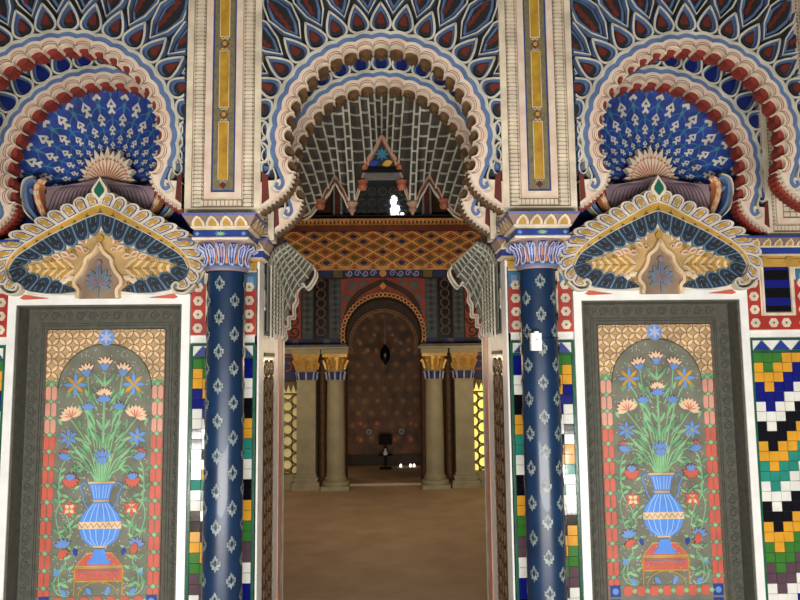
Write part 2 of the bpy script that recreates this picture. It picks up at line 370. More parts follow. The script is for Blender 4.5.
# ---------------------------------------------------------------- blue columns
def make_column():
    root = thing('column', '', 'column', (0, .10, 0), 'navy columns flanking the doorway', (0, 0, 0))
    CY = .10; rs = .094; zt = zz(269, SF)
    s = MB(); s.lathe([(rs+.004, .20), (rs+.002, 1.2), (rs-.002, zt)], 0, CY, 'navy', 48); s.build('shaft', root, True)
    b = MB(); b.lathe([(.0, 0), (.145, 0), (.145, .07), (.13, .08), (.14, .10), (.14, .13), (.118, .145), (.112, .165), (.12, .18), (.12, .20), (.095, .21)], 0, CY, 'cream', 40); b.build('base', root, True)
    f = MB()
    def on(x, z, a, r): return (r*sin(a+x/r), CY-r*cos(a+x/r), z)
    prof = [(0, .042), (.007, .030), (.005, .022), (.014, .026), (.013, .014), (.026, .012), (.024, 0), (.027, -.006), (.016, -.014), (.018, -.026), (.006, -.026), (0, -.042)]
    full = prof+[(-x, z) for x, z in prof[-2:0:-1]]
    inner = [(0, .022), (.006, .010), (.008, -.004), (0, -.014), (-.008, -.004), (-.006, .010)]
    for k in range(12):
        off = (k % 2); zr = .30+k*.0
    rows = int((zt-.28)/.085)
    for r_ in range(rows):
        zc = .30+r_*.085
        for c in range(4):
            a = R(-6)+c*PI/2+(PI/4 if r_ % 2 else 0)
            ctr = on(0, zc, a, rs+.005)
            for i in range(len(full)):
                p, q = full[i-1], full[i]; f.poly([ctr, on(p[0], zc+p[1], a, rs+.005), on(q[0], zc+q[1], a, rs+.005)], 'silver')
            f.poly([on(x, zc+z, a, rs+.0062) for x, z in inner], 'navy')
            for sg in (-1, 1): f.poly([on(sg*x, zc+z, a, rs+.0062) for x, z in ((.010, .006), (.018, .004), (.013, -.008))], 'navy')
    f.build('fleur_motifs', root)
    # capital
    z0, z1 = zt, zz(240, SF); H = z1-z0
    c = MB(); bell = [(rs+.010, z0), (rs+.014, z0+.012), (rs+.004, z0+.016), (rs+.002, z0+.03), (rs+.006, z0+H*.5), (rs+.022, z0+H*.8), (.135, z1-.012), (.142, z1)]
    c.lathe(bell, 0, CY, 'mauve', 40); c.lathe([(rs+.012, z0+.012), (rs+.02, z0+.022), (rs+.012, z0+.034)], 0, CY, 'slateblue', 40); cap = c.build('capital', root, True)
    lv = MB()
    for k in range(14):
        a = 2*PI*k/14
        def pt(r, z, t): return ((r)*sin(a)+t*cos(a), CY-r*cos(a)+t*sin(a), z)
        pr = [(rs+.020, z0+.03, .010), (rs+.014, z0+H*.45, .014), (rs+.028, z0+H*.72, .017), (.142, z1-.034, .020), (.155, z1-.022, .016), (.156, z1-.034, .010), (.148, z1-.042, .006)]
        for sg in (-1, 1):
            lv.tube([pt(r, z, sg*t) for r, z, t in pr], .0042, 'lavender'); lv.tube([pt(r-.001, z, sg*t*.45) for r, z, t in pr], .0035, 'blue')
        for j in range(len(pr)-1):
            (ra, za, ta), (rb, zb_, tb) = pr[j], pr[j+1]; lv.poly([pt(ra-.002, za, -ta), pt(ra-.002, za, ta), pt(rb-.002, zb_, tb), pt(rb-.002, zb_, -tb)], 'orange' if k % 3 == 0 and j < 2 else 'lavender')
        a += PI/14
        lv.poly([pt(rs+.012, z0+.035, -.008), pt(rs+.012, z0+.035, .008), pt(rs+.026, z0+H*.62, 0)], 'orange')
        a -= PI/14
        for q in range(6): 
            an = 2*PI*q/6; lv.disc(0, 0, 0.0001, 0, 0, 'lavender', 3) if False else None
        lv.tube([pt(rs+.022, z0+.026, -.006), pt(rs+.026, z0+.032, 0), pt(rs+.022, z0+.026, .006)], .006, 'lavender')
    lo_ = lv.build('capital_leaves', cap)
    # impost: blue band and petal row, square, flaring upward
    im = MB()
    def frus(h0, za, h1, zb_, m, d0=None): 
        A = [(-h0, CY-h0), (h0, CY-h0), (h0, CY+h0*.9), (-h0, CY+h0*.9)]; B = [(-h1, CY-h1), (h1, CY-h1), (h1, CY+h1*.9), (-h1, CY+h1*.9)]
        for i in range(4): im.poly([(*A[i-1], za), (*A[i], za), (*B[i], zb_), (*B[i-1], zb_)], m)
    y = lambda p: zz(p+2, SF)
    frus(.0, y(238), .138, y(238), 'cream'); frus(.138, y(238), .142, y(236), 'cream'); frus(.142, y(236), .136, y(235), 'cream'); frus(.136, y(235), .136, y(229), 'blue'); frus(.136, y(229), .130, y(228), 'black')
    frus(.130, y(228), .145, y(226.5), 'cream'); frus(.145, y(226.5), .147, y(225), 'cream'); frus(.147, y(225), .178, y(216), 'umber'); frus(.178, y(216), .182, y(213.5), 'blue'); frus(.182, y(213.5), 0, y(213.2), 'cream')
    imp = im.build('impost', root)
    pt_ = MB()
    for face in range(3):
        def tr(x, y_, z):
            if face == 0: return (x, CY+y_, z)
            if face == 1: return (-y_, CY+x, z)
            return (y_, CY-x, z)
        pt_.xf = tr; za, zb_ = y(225), y(216)
        for k in range(-2, 2):
            xc = (k+.5)*.070
            def L(t, v): return (xc+t*1.28, -(.148+(.031)*v)-.003, za+(zb_-za)*v)
            o = [L(-.026, .0), L(-.024, .35), L(-.012, .78), L(0, .98), L(.012, .78), L(.024, .35), L(.026, 0)]
            i_ = [L(-.016, .0), L(-.014, .35), L(-.007, .6), L(0, .74), L(.007, .6), L(.014, .35), L(.016, 0)]
            pt_.poly([(a, b-.002, c) for a, b, c in i_], 'ochre'); 
            for p, q, r_, s_ in zip(o, o[1:], i_[1:], i_): pt_.poly([(p[0], p[1]-.004, p[2]), (q[0], q[1]-.004, q[2]), (r_[0], r_[1]-.003, r_[2]), (s_[0], s_[1]-.003, s_[2])], 'cream')
        zc = y(232)
        for xc, r_ in ((0, .022),):
            for q in range(8):
                a = q*PI/4; pt_.poly([(xc, -.1385, zc), (xc+.5*r_*cos(a-.35), -.1385, zc+.35*r_*sin(a-.35)), (xc+r_*1.5*cos(a), -.1385, zc+.6*r_*sin(a)), (xc+.5*r_*cos(a+.35), -.1385, zc+.35*r_*sin(a+.35))], 'leaf')
        for xc in (-.115, .115): pt_.poly([(xc-.012, -.1385, zc), (xc, -.1385, zc-.012), (xc+.012, -.1385, zc), (xc, -.1385, zc+.012)], 'skyblue')
    pt_.xf = None
    pt_.build('impost_ornament', imp)
    return root
c1 = make_column(); c1.location = (-COLX, .10, 0); c1['label'] = 'glossy navy column with silver fleur motifs left of the doorway'
c2 = dup(c1, (COLX, .10, 0), 'glossy navy column right of the doorway, with a small white box strapped on it', 'navy columns flanking the doorway')
# white sensor box strapped to the right column
rt = thing('sensor_box', 'small white plastic box strapped to the right navy column', 'sensor', (COLX-.045, .004, zz(352, SF)))
b = MB(); X0 = COLX-.045; za, zb_ = zz(352, SF)-.0, zz(334.5, SF)
b.box(X0-.025, X0+.025, -.030, .016, za, zb_, 'whiteplastic'); b.box(X0-.021, X0+.021, -.034, -.030, za+.004, zb_-.004, 'whiteplastic'); b.build('housing', rt)
b = MB(); b.box(X0-.010, X0+.010, -.036, -.008, zb_, zb_+.008, 'whiteplastic'); b.build('clip', rt)
b = MB(); b.box(X0-.004, X0+.004, -.037, -.034, zb_-.034, zb_-.031, 'black'); b.build('indicator', rt)
b = MB(); b.tube([(COLX+.0995*sin(a), .10-.0995*cos(a), zz(339, SF)) for a in [2*PI*i/40 for i in range(41)]], .0018, 'black')
b.tube(smooth([(X0-.026, -.02, za+.045), (X0-.05, -.01, zb_), (X0-.075, .02, zb_+.005), (X0-.07, .0, za+.05)], 5), .0015, 'black'); b.build('strap', rt)

# ---------------------------------------------------------------- tiled piers behind the columns
SEQ = ['t_green', 't_yellow', 't_navy', 't_white', 't_black', 't_yellow', 't_teal', 't_white', 't_black', 't_yellow', 't_green', 't_purple', 't_white', 't_navy', 't_black', 't_yellow', 't_green', 't_navy', 't_white']
PW = .180; PC = .869
def make_tilepanel(label, cx, vs_=1):
    zt = zz(342, SB); zb = .15; hw = PW-.004
    root = thing('tile_panel', label, 'tile panel', (0, YB, zb), 'zigzag glazed tile panels', (cx, 0, 0))
    f = MB(); f.rect(-hw, hw, zb, zt, YB-.004, YB+.004, 'grout')
    for a, b_, c, d in ((-hw, -hw+.014, zb, zt), (hw-.014, hw, zb, zt), (-hw, hw, zt-.012, zt), (-hw, hw, zt-.078, zt-.066)): f.rect(a, b_, c, d, YB-.014, YB, 'framegreen')
    f.build('green_border', root)
    c = MB(); z0, z1 = zt-.066, zt-.012; c.rect(-hw+.014, hw-.014, z0, z1, YB-.008, YB, 't_white')
    n = 3; w = (2*hw-.028)/n
    for i in range(n):
        xc = -hw+.014+w*(i+.5)
        for k in range(6): c.rect(xc-w*.42*(1-k/6), xc+w*.42*(1-k/6), z0+.002+(z1-z0-.004)*k/6, z0+.002+(z1-z0-.004)*(k+1)/6, YB-.011, YB-.007, 't_navy' if False else 'blue')
    c.build('stepped_crown', root)
    t = MB(); nc = 6; w = (2*hw-.030)/nc; h = .0535; x0 = -hw+.015; ztop = zt-.080; rows = int((ztop-zb)/h)+1
    for r_ in range(rows):
        for cc in range(nc):
            vc = 1 if vs_ < 0 else nc-2; k = (r_+abs(cc-vc))//2; m = SEQ[k % len(SEQ)]
            za, zb2 = max(zb+.002, ztop-(r_+1)*h+.0012), ztop-r_*h-.0012
            if zb2-za < .006: continue
            xa, xb = x0+cc*w+.0012, x0+(cc+1)*w-.0012; y = YB-.010-random.random()*.0015
            ty = random.uniform(-.0012, .0012); tx = random.uniform(-.0012, .0012)
            q = [(xa, y+tx, za), (xb, y-tx, za), (xb, y-tx+ty, zb2), (xa, y+tx+ty, zb2)]
            t.poly(q, m)
            for i in range(4): a, b_ = q[i-1], q[i]; t.poly([a, b_, (b_[0], YB-.003, b_[2]), (a[0], YB-.003, a[2])], m)
    t.build('zigzag_tiles', root)
    return root
make_tilepanel('zigzag glazed tile panel behind the left navy column', -PC, -1)
make_tilepanel('zigzag glazed tile panel behind the right navy column', PC)
make_tilepanel('zigzag glazed tile panel at the far right edge, fully in view', 2*BAY-PC, -1)
make_tilepanel('sliver of zigzag glazed tile panel at the far left edge', -(2*BAY-PC))

def make_rosette(label, cx):
    zt, zb = zz(262, SB), zz(334, SB); hw = PW-.004; s = 1/SB
    root = thing('rosette_panel', label, 'ornamental panel', (0, YB, zb), 'red rosette panels above the tile panels', (cx, 0, 0))
    b = MB(); b.rect(-hw, hw, zb, zt, YB-.006, YB+.002, 'cream')
    b.build('panel_ground', root)
    r = MB(); ztop = zz(283, SB); w = .076
    r.prism([(-hw, zb+.004), (hw, zb+.004), (hw, ztop), (hw-w, ztop), (hw-w, zb+w+.004), (-hw+w, zb+w+.004), (-hw+w, ztop), (-hw, ztop)], YB-.012, YB-.005, 'rosered')
    border = r.build('red_border', root)
    P = [(sg*(hw-w/2), zb+w/2+.004+k*.074) for sg in (-1, 1) for k in range(4) if zb+w/2+k*.074 < ztop-.02] + [((k-1.5)*.072*1.0, zb+w/2+.004) for k in (1, 2)]
    for x, z in P:
        ro = MB()
        for q in range(6): ro.disc(x+.013*cos(q*PI/3), z+.013*sin(q*PI/3), .0145, YB-.0165, YB-.011, 'cream', 8)
        ro.dome(x, z, .008, YB-.022, YB-.016, 'groove', 8)
        ro.build('rosette', root)
    s_ = MB(); xs = hw-w-.026; z0 = zb+w+.026; s_.rect(-xs, xs, z0, zz(270, SB), YB-.0075, YB-.005, 'black')
    fr = [(-xs-.008, zz(270, SB)), (-xs-.008, z0-.008), (xs+.008, z0-.008), (xs+.008, zz(270, SB))]; s_.stroke(fr, .016, YB-.016, YB-.005, 'cream')
    for k in range(0, 3): s_.rect(-xs+.004, xs-.004, z0+.035+k*.10, z0+.080+k*.10, YB-.011, YB-.007, 't_navy')
    s_.build('dark_slot', root)
    u = MB(); zy = zz(270, SB); u.rect(-hw, hw, zy, zt, YB-.016, YB-.004, 'ochre')
    for sg in (-1, 1):
        x0, x1 = sorted((sg*hw, sg*(hw-.066))); u.rect(x0, x1, zz(288, SB), zz(272, SB), YB-.013, YB-.005, 'steelblue'); x0, x1 = sorted((sg*(hw-.05), sg*(hw-.016))); u.rect(x0, x1, zz(285, SB), zz(276, SB), YB-.016, YB-.012, 'skyblue')
        u.disc(sg*(hw-.03), zz(266, SB), .022, YB-.022, YB-.014, 'gold', 6); u.disc(sg*(hw-.10), zz(265, SB), .03, YB-.022, YB-.014, 'gold', 6)
    u.build('stepped_ornament', root)
    return root
make_rosette('red border with cream rosettes above the tiles behind the left column', -PC)
make_rosette('red border with cream rosettes above the tiles behind the right column', PC)
make_rosette('red border with cream rosettes around a dark slot, far right edge', 2*BAY-PC)
make_rosette('red border with cream rosettes at the far left edge', -(2*BAY-PC))

def make_piercap(label, cx):
    root = thing('pier_capital', label, 'capital', (0, YB, zz(262, SB)), 'small capitals crowning the tiled piers', (cx, 0, 0))
    y = lambda p: zz(p, SB); b = MB(); CYp = YB+.10
    def frus(h0, za, h1, zb_, m):
        A = [(-h0, YB-(h0-PW)), (h0, YB-(h0-PW)), (h0, YB+.14), (-h0, YB+.14)]; B = [(-h1, YB-(h1-PW)), (h1, YB-(h1-PW)), (h1, YB+.14), (-h1, YB+.14)]
        for i in range(4): b.poly([(*A[i-1], za), (*A[i], za), (*B[i], zb_), (*B[i-1], zb_)], m)
    frus(PW, y(262), PW+.01, y(259), 'ochre'); frus(PW+.01, y(259), PW+.034, y(257.5), 'cream'); frus(PW+.034, y(257.5), PW+.034, y(251), 'blue'); frus(PW+.034, y(251), PW+.04, y(249.5), 'cream')
    frus(PW+.036, y(249.5), PW+.062, y(242), 'umber'); frus(PW+.062, y(242), PW+.066, y(240), 'blue'); frus(PW+.066, y(240), 0, y(239.9), 'cream')
    b.build('mouldings', root)
    p = MB()
    for k in range(-3, 4):
        xc = k*.064
        za, zb_ = y(249.5), y(242.5)
        L = lambda t, v: (xc+t, YB-(.036+.026*v)-.006, za+(zb_-za)*v)
        p.poly([L(-.024, 0), L(-.022, .4), L(0, .97), L(.022, .4), L(.024, 0)], 'cream'); p.poly([(a, q-.004, c) for a, q, c in (L(-.014, 0), L(-.012, .4), L(0, .7), L(.012, .4), L(.014, 0))], 'ochre')
    p.build('petal_row', root)
make_piercap('small painted pier capital seen just right of the left column capital', -PC)
make_piercap('small painted pier capital seen just left of the right column capital', PC)
make_piercap('small painted pier capital at the far right edge', 2*BAY-PC)
make_piercap('small painted pier capital at the far left edge', -(2*BAY-PC))

# ---------------------------------------------------------------- painted doors of the side bays
def make_door():
    root = thing('painted_door', '', 'door panel', (0, YB+.09, .1), 'painted false doors')
    hw = .487; hi = .443; zt = zz(293, SB); zi = zz(302.5, SB); YD = YB+.09
    f = MB()
    for sg in (-1, 1):
        x0, x1 = sorted((sg*hw, sg*hi)); f.box(x0, x1, YB-.022, YD+.01, .1, zt, 'white')
    f.box(-hi, hi, YB-.022, YD+.01, zi, zt, 'white'); f.build('frame', root)
    f = MB()
    for sg in (-1, 1):
        x0, x1 = sorted((sg*hi, sg*(hi-.012))); f.box(x0, x1, YB-.016, YD+.01, .1, zi, 'carved')
    f.box(-hi, hi, YB-.016, YD+.01, zi-.010, zi, 'carved'); f.build('reveal', root)
    c = MB(); c.rect(-hi, hi, .1, zi, YD, YD+.02, 'carved')
    H = 57.6/SD; z_top = zz(327, SD)
    for d, w in ((.115, .008), (.035, .008), (.022, .005)): c.stroke([(-H-d, .1), (-H-d, z_top+d), (H+d, z_top+d), (H+d, .1)], w, YD-.006, YD, 'carved')
    # carved scrolls between the mouldings
    zc = .2
    while zc < z_top+.02:
        for sg in (-1, 1):
            xc = sg*(H+.075)
            c.stroke(spiral(xc, zc, .026, .008, 0, sg*3.2*PI/1.2, 14), .006, YD-.004, YD, 'carvedline'); c.stroke([(xc+.02*sg, zc+.02), (xc-.015*sg, zc+.04)], .006, YD-.004, YD, 'carvedline')
        zc += .068
    xc = -H-.03
    while xc < H+.05:
        c.stroke(spiral(xc, z_top+.075, .026, .008, 0, 2.6*PI, 14), .006, YD-.004, YD, 'carvedline'); xc += .068
    c.build('carved_surround', root)
    X = lambda dx: dx*.985/SD
    Z = lambda y: zz(y-3, SD)
    y0 = YD-.003
    # lattice spandrels
    l = MB(); hwid = X(58.5); l.rect(-hwid, hwid, Z(380), Z(330), y0, YD, 'tanlat')
    p = .037; st = []
    for i in range(-11, 12):
        for j in range(0, 11):
            if (i+j) % 2: continue
            for dx, dz, a in ((0, 0, PI/4), (0, 0, 3*PI/4)):
                x, z = i*p, Z(330)-j*p-.01
                ex, ez = x+p*cos(a)*.72*1.0, z+p*sin(a)*.72
                if True:
                    st.append((x, z, a))
    l.clip = (-hwid, hwid, Z(380), Z(330))
    for x, z, a in st:
        l.leaf(x, z, a, p*1.414, p*.72, y0-.0014, y0, 'lensline', 6); l.leaf(x+.003*cos(a), z+.003*sin(a), a, p*1.414-.006, p*.50, y0-.0032, y0, 'lens', 6)
    l.clip = None
    l.build('lattice_spandrel', root)
    # field with arched top
    fl = MB(); ah = X(46); arcp = arc(0, Z(388), ah, 0, PI, 30, X(44)); fl.prism([(-ah, .12), (ah, .12)]+arcp, y0-.004, YD, 'field')
    fl.stroke(arcp, .006, y0-.006, y0-.003, 'carvedline')
    fl.disc(0, Z(337.5), X(8), y0-.006, y0, 'petalblue', 20); fl.stroke(arc(0, Z(337.5), X(7.6), 0, 2*PI, 20), .003, y0-.008, y0-.005, 'lavender')
    for q in range(6): fl.leaf(0, Z(337.5), q*PI/3+PI/6, X(7), X(2.6), y0-.008, y0-.006, 'lavender')
    zc_ = random.Random(3)
    for k in range(560):
        x = zc_.uniform(-ah+.008, ah-.008); z = zc_.uniform(Z(592), Z(346))
        if z > Z(388) and (x/ah)**2+((z-Z(388))/X(44))**2 > .9: continue
        fl.disc(x, z, .0036, y0-.0055, y0-.004, 'pale', 4)
    field = fl.build('painted_field', root)
    # side strips of long hexagonal tiles
    s = MB()
    for sg in (-1, 1):
        x0, x1 = sorted((sg*X(58.5), sg*X(46))); s.rect(x0, x1, .12, Z(380), y0-.002, YD, 'field'); s.rect(x0, x1, Z(383), Z(380), y0-.004, YD, 'leafdark')
        pit = X(16.2); k = 0; z = Z(384)
        while z > .2:
            for c2_ in (-1, 1):
                xc = sg*X(52.2)+c2_*X(2.9); w = X(2.4); zt_, zb_ = z-.004, z-pit+.004
                s.prism([(xc-w, zb_+.012), (xc, zb_), (xc+w, zb_+.012), (xc+w, zt_-.012), (xc, zt_), (xc-w, zt_-.012)], y0-.005, y0-.001, 'pinktile' if k < 3 else 'redtile')
            s.disc(sg*X(52.2), z, X(2.5), y0-.0055, y0-.001, 'leaf', 4)
            for c2_ in (-1, 1): s.disc(sg*X(52.2)+c2_*X(5.2), z, X(1.3), y0-.0055, y0-.001, 'leafdark', 4)
            z -= pit; k += 1
    zr = Z(598); s.rect(-X(58.5), X(58.5), .12, Z(592), y0-.007, YD, 'field')
    for rr in range(3):
        for k in range(-4, 5):
            x = k*X(12.8); z = zr-rr*X(13)
            if abs(k) == 4: 
                s.rect(x-X(5), x+X(5), z-X(5.5), z+X(5.5), y0-.009, y0-.006, 'blue'); s.disc(x, z, X(3.2), y0-.011, y0-.008, 'petalblue', 8)
            elif rr == 0 or abs(k) == 4:
                w = X(4.6); s.prism([(x-w, z-w*.5), (x-w*.5, z-w), (x+w*.5, z-w), (x+w, z-w*.5), (x+w, z+w*.5), (x+w*.5, z+w), (x-w*.5, z+w), (x-w, z+w*.5)], y0-.010, y0-.006, 'redtile' if k % 2 == 0 else 'petalcream' if False else 'redtile')
                s.disc(x+X(6.4), z, X(2.8), y0-.010, y0-.006, 'leaf', 4)
    s.stroke([(-X(58.5), .12), (-X(58.5), Z(330)), (X(58.5), Z(330)), (X(58.5), .12)], .005, y0-.008, YD, 'lensline')
    s.build('tile_border', root)
    # vase
    v = MB(); yv = y0-.009
    def vsh(prof, m, ya=yv): v.prism([(X(a), Z(b)) for a, b in prof]+[(-X(a), Z(b)) for a, b in prof[::-1]], ya, y0-.004, m)
    vsh([(12, 482), (9.5, 488), (8, 497)], 'vaseblue'); vsh([(8, 500), (13, 507), (18, 513), (20, 520), (20, 526), (18, 533), (14, 539), (8, 543)], 'vaseblue')
    vsh([(5, 546), (6, 550), (7, 555), (11, 558), (11, 561)], 'vaseblue')
    for t in (-.8, -.5, -.2, .2, .5, .8):
        v.stroke([(X(8*t), Z(501)), (X(15*t), Z(509)), (X(20*t), Z(519))], .0035, yv-.002, yv, 'vasestripe'); v.stroke([(X(20*t), Z(526)), (X(16*t), Z(536)), (X(8*t), Z(542))], .0035, yv-.002, yv, 'vasestripe')
        v.stroke([(X(11*t), Z(483)), (X(7.5*t), Z(496))], .0028, yv-.002, yv, 'vasestripe')
    vsh([(20.5, 519), (20.5, 526)], 'lens', yv-.003)
    v.stroke([(X(-20+i*40/14), Z(524.6 if i % 2 else 520.4)) for i in range(15)], .004, yv-.005, yv-.003, 'lensline')
    for yy, w in ((480.5, 13), (498.5, 7.5), (543.5, 6.5)):
        for i in range(int(w*1.1)): v.dome(X(-w+2*w*(i+.5)/int(w*1.1)), Z(yy), X(1.5), yv-.005, yv+.003, 'lens', 6)
    for sg in (-1, 1): v.stroke([(sg*x, z) for x, z in smooth([(X(12), Z(506)), (X(16), Z(499)), (X(17), Z(492)), (X(20), Z(484)), (X(16), Z(480.5)), (X(13.5), Z(484))], 4)], .008, yv-.002, yv+.004, 'petalblue')
    v.build('painted_vase', root)
    t = MB(); yt = y0-.006
    t.prism([(X(-12), Z(550)), (X(12), Z(550)), (X(23), Z(563)), (X(-23), Z(563))], yt, y0-.003, 'redtile'); t.stroke([(X(-12), Z(550)), (X(12), Z(550)), (X(23), Z(563)), (X(-23), Z(563))], .010, yt-.002, yt, 'tanlat', True); t.stroke([(X(-20), Z(568)), (X(20), Z(568))], .008, yt-.002, yt, 'mauve')
    t.rect(X(-23), X(23), Z(577), Z(566), yt, y0-.003, 'redtile'); t.stroke([(X(-20+i*40/12), Z(573.5 if i % 2 else 570)) for i in range(13)], .005, yt-.002, yt, 'mauve')
    for yy in (564.5, 577.5): t.stroke([(X(-24), Z(yy)), (X(24), Z(yy))], .010, yt-.003, yt, 'ochre')
    for sg in (-1, 1): t.stroke([(sg*X(23), Z(564)), (sg*X(23), Z(592))], .007, yt-.003, yt, 'ochre')
    t.stroke(arc(0, Z(592), X(19), 0, PI, 16, X(13)), .006, yt-.003, yt, 'ochre')
    t.build('painted_table', root)
    # bouquet
    g = MB(); ys = y0-.0075; fw = MB(); yf = y0-.009
    def stem(p, w=.009): g.stroke([(X(a), Z(b)) for a, b in smooth(p, 5)], w*.8, ys, ys+.003, 'leaf')
    def lf(dx, y, a, l, w=3, m='leaf'): g.leaf(X(dx), Z(y), R(a), X(l), X(w), ys-.001, ys+.003, m)
    for sg in (-1, 1):
        S = lambda pts: [(sg*a, b) for a, b in pts]
        stem(S([(2, 478), (6, 440), (14, 400), (17, 376)])); stem(S([(3, 479), (9, 440), (20, 405), (29, 389)])); stem(S([(4, 479), (12, 448), (26, 426), (34, 416)]))
        stem(S([(5, 479), (12, 460), (26, 448), (33, 438)])); stem(S([(6, 480), (14, 464), (28, 455), (38, 462), (41, 480), (40, 500), (34, 512)])); stem(S([(14, 440), (15, 425), (15.5, 410)]), .007)
        stem(S([(33, 512), (28, 530), (34, 545)]), .007); stem(S([(36, 548), (32, 560), (38, 572), (36, 588), (27, 590)]), .007); stem(S([(4, 479), (12, 470), (24, 464), (30, 470)]))
        for dx, y, a, l in ((6, 440, 60, 14), (10, 452, 40, 15), (12, 430, 75, 13), (17, 440, 20, 13), (22, 428, 80, 10), (16, 396, 70, 9), (5, 382, 60, 11), (20, 455, 50, 12), (26, 450, 0, 11), (28, 458, 70, 10),
                            (37, 398, 120, 9), (40, 424, 60, 8), (41, 480, 120, 9), (38, 492, 200, 8), (38, 495, 60, 9), (32, 525, 130, 11), (31, 530, 60, 10), (34, 556, 150, 9), (37, 570, 40, 8), (36, 580, 200, 9), (8, 462, 100, 16), (10, 470, 55, 17), (8, 400, 40, 12), (22, 412, 70, 9), (12, 415, 50, 11)):
            aa = a if sg > 0 else 180-a
            lf(sg*dx, y, aa, l, 3.2, 'leaf' if (dx*7+int(y)) % 3 else 'leafdark')
    rl = random.Random(11)
    for sg in (-1, 1):
        for k in range(13):
            y = 398+k*6.3; dx = 4+k*1.1+rl.uniform(-1, 1); a = 62-k*1.5+rl.uniform(-8, 8); lf(sg*dx, y, a if sg > 0 else 180-a, 12+rl.uniform(0, 4), 2.6, 'leaf' if k % 3 else 'leafdark')
        for dx, y in ((41, 470), (42, 486), (40, 500), (25, 500), (24, 515), (27, 525), (38, 556), (30, 566), (40, 582), (30, 578), (33, 535), (26, 546), (40, 530), (27, 487), (24, 470)):
            for q in (40, 150): lf(sg*dx, y, q if sg > 0 else 180-q, 7.5, 2.8, 'leaf' if q > 90 else 'leafdark')
        stem([(sg*a, b) for a, b in ((40, 500), (43, 512), (40, 528), (36, 540))], .007); stem([(sg*a, b) for a, b in ((28, 592), (38, 590), (43, 580), (38, 568), (33, 560))], .008)
    stem([(0, 480), (0, 400)], .018); stem([(-2, 480), (-3, 440)], .012); stem([(2, 480), (3, 440)], .012); stem([(0, 395), (0, 372)], .008)
    for a in (50, 90, 130): lf(0, 386, a, 11, 3)
    for a in (60, 120): lf(0, 430, a, 14, 3.5); lf(0, 445, a, 17, 4, 'leafdark')
    g.build('painted_foliage', root)
    def petals(dx, y, angs, l, w, m, dy=0): 
        for a in angs: fw.leaf(X(dx), Z(y), R(a), X(l), X(w*1.02), yf-dy, yf+.004, 'lensline'); fw.leaf(X(dx)+.0006*cos(R(a)), Z(y), R(a), X(l-.8), X(w*.70), yf-dy-.0014, yf+.004, m)
    def tulip(dx, y, tilt=0, up='petalcream', dn='petalblue', k=1.0):
        petals(dx, y+3*k, [90+tilt+q for q in (-50, -25, 0, 25, 50)], 11*k, 4*k, up); petals(dx, y+5*k, [90+tilt+q for q in (-55, -28, 28, 55)], 7*k, 3.4*k, dn, .002); fw.disc(X(dx), Z(y+4*k), X(3*k), yf-.003, yf, dn, 8)
    def star(dx, y, n=6, l=8.5, m='petalblue', m2=None, c='ochre'):
        for q in range(n): fw.leaf(X(dx), Z(y), R(90+q*360/n), X(l), X(3.6), yf-(.001 if q % 2 else 0), yf+.004, m2 if (m2 and q % 2) else m)
        fw.disc(X(dx), Z(y), X(1.7), yf-.004, yf, c, 8)
    tulip(0, 363); tulip(-17.5, 369, 12); tulip(17.5, 369, -12)
    star(-28.5, 384, 8, 12, m2='ochre'); star(28.5, 384, 8, 12, m2='ochre')
    petals(0, 396, [90+q for q in (-60, -40, -20, 0, 20, 40, 60)], 10, 4.4, 'petalcream'); petals(0, 401, [90+q for q in (-68, -38, 0, 38, 68)], 9, 4.5, 'petalblue', .003)
    for sg in (-1, 1):
        petals(sg*15, 409, [90+q for q in (-55, -28, 0, 28, 55)], 9, 4, 'petalblue')
        for q in range(-80, 81, 20): fw.leaf(X(sg*31), Z(416), R(90+q-sg*22), X(12), X(4.6), yf-(.001 if q % 40 else 0), yf+.004, 'petalcream')
        for q in range(-60, 61, 30): fw.leaf(X(sg*31), Z(416), R(90+q-sg*22), X(8), X(.9), yf-.003, yf, 'redtile')
        star(sg*33.5, 436, 6, 9.5)
        petals(sg*37, 458, [90+q+sg*15 for q in (-55, -28, 0, 28, 55)], 9, 4.6, 'petalblue'); petals(sg*37, 452, [20, 60, 100, 140], 6, 4, 'redtile', -.002)
        petals(sg*30, 478, [180, 210, 240, 270, 300, 330, 0], 9, 5, 'redtile'); petals(sg*30, 478, [50, 75, 105, 130], 8, 4.5, 'petalblue', .002)
        star(sg*30, 506, 6, 9, 'redtile'); star(sg*30, 506, 8, 6, 'redtile', 'petalcream'); 
        petals(sg*35, 544, [90+q+sg*-10 for q in (-60, -30, 0, 30, 60)], 10, 5, 'petalblue'); petals(sg*37, 547, [90+q+sg*60 for q in (-100, -70, -130, -40)] if sg < 0 else [150, 180, 210, 120], 9, 5, 'redtile', .002)
        fw.leaf(X(sg*22), Z(553), R(90-sg*15), X(9), X(5), yf, yf+.004, 'blue'); fw.leaf(X(sg*43), Z(572), R(90+sg*40), X(9), X(5), yf, yf+.004, 'petalblue'); fw.leaf(X(sg*30), Z(592), R(90-sg*40), X(9), X(5), yf, yf+.004, 'petalblue'); fw.leaf(X(sg*6), Z(591), R(90-sg*40), X(9), X(5), yf, yf+.004, 'petalblue')
    tulip(0, 455, 0, 'petalblue', 'petalblue', 1.15)
    fw.build('painted_flowers', root)
    return root
d1 = make_door(); zb0 = .1
d1.location = (-BAY, YB+.09, .1); d1['label'] = 'white framed panel painted with a blue vase of flowers, left of the doorway'
dup(d1, (BAY, YB+.09, .1), 'white framed panel painted with a blue vase of flowers, right of the doorway', 'painted false doors')

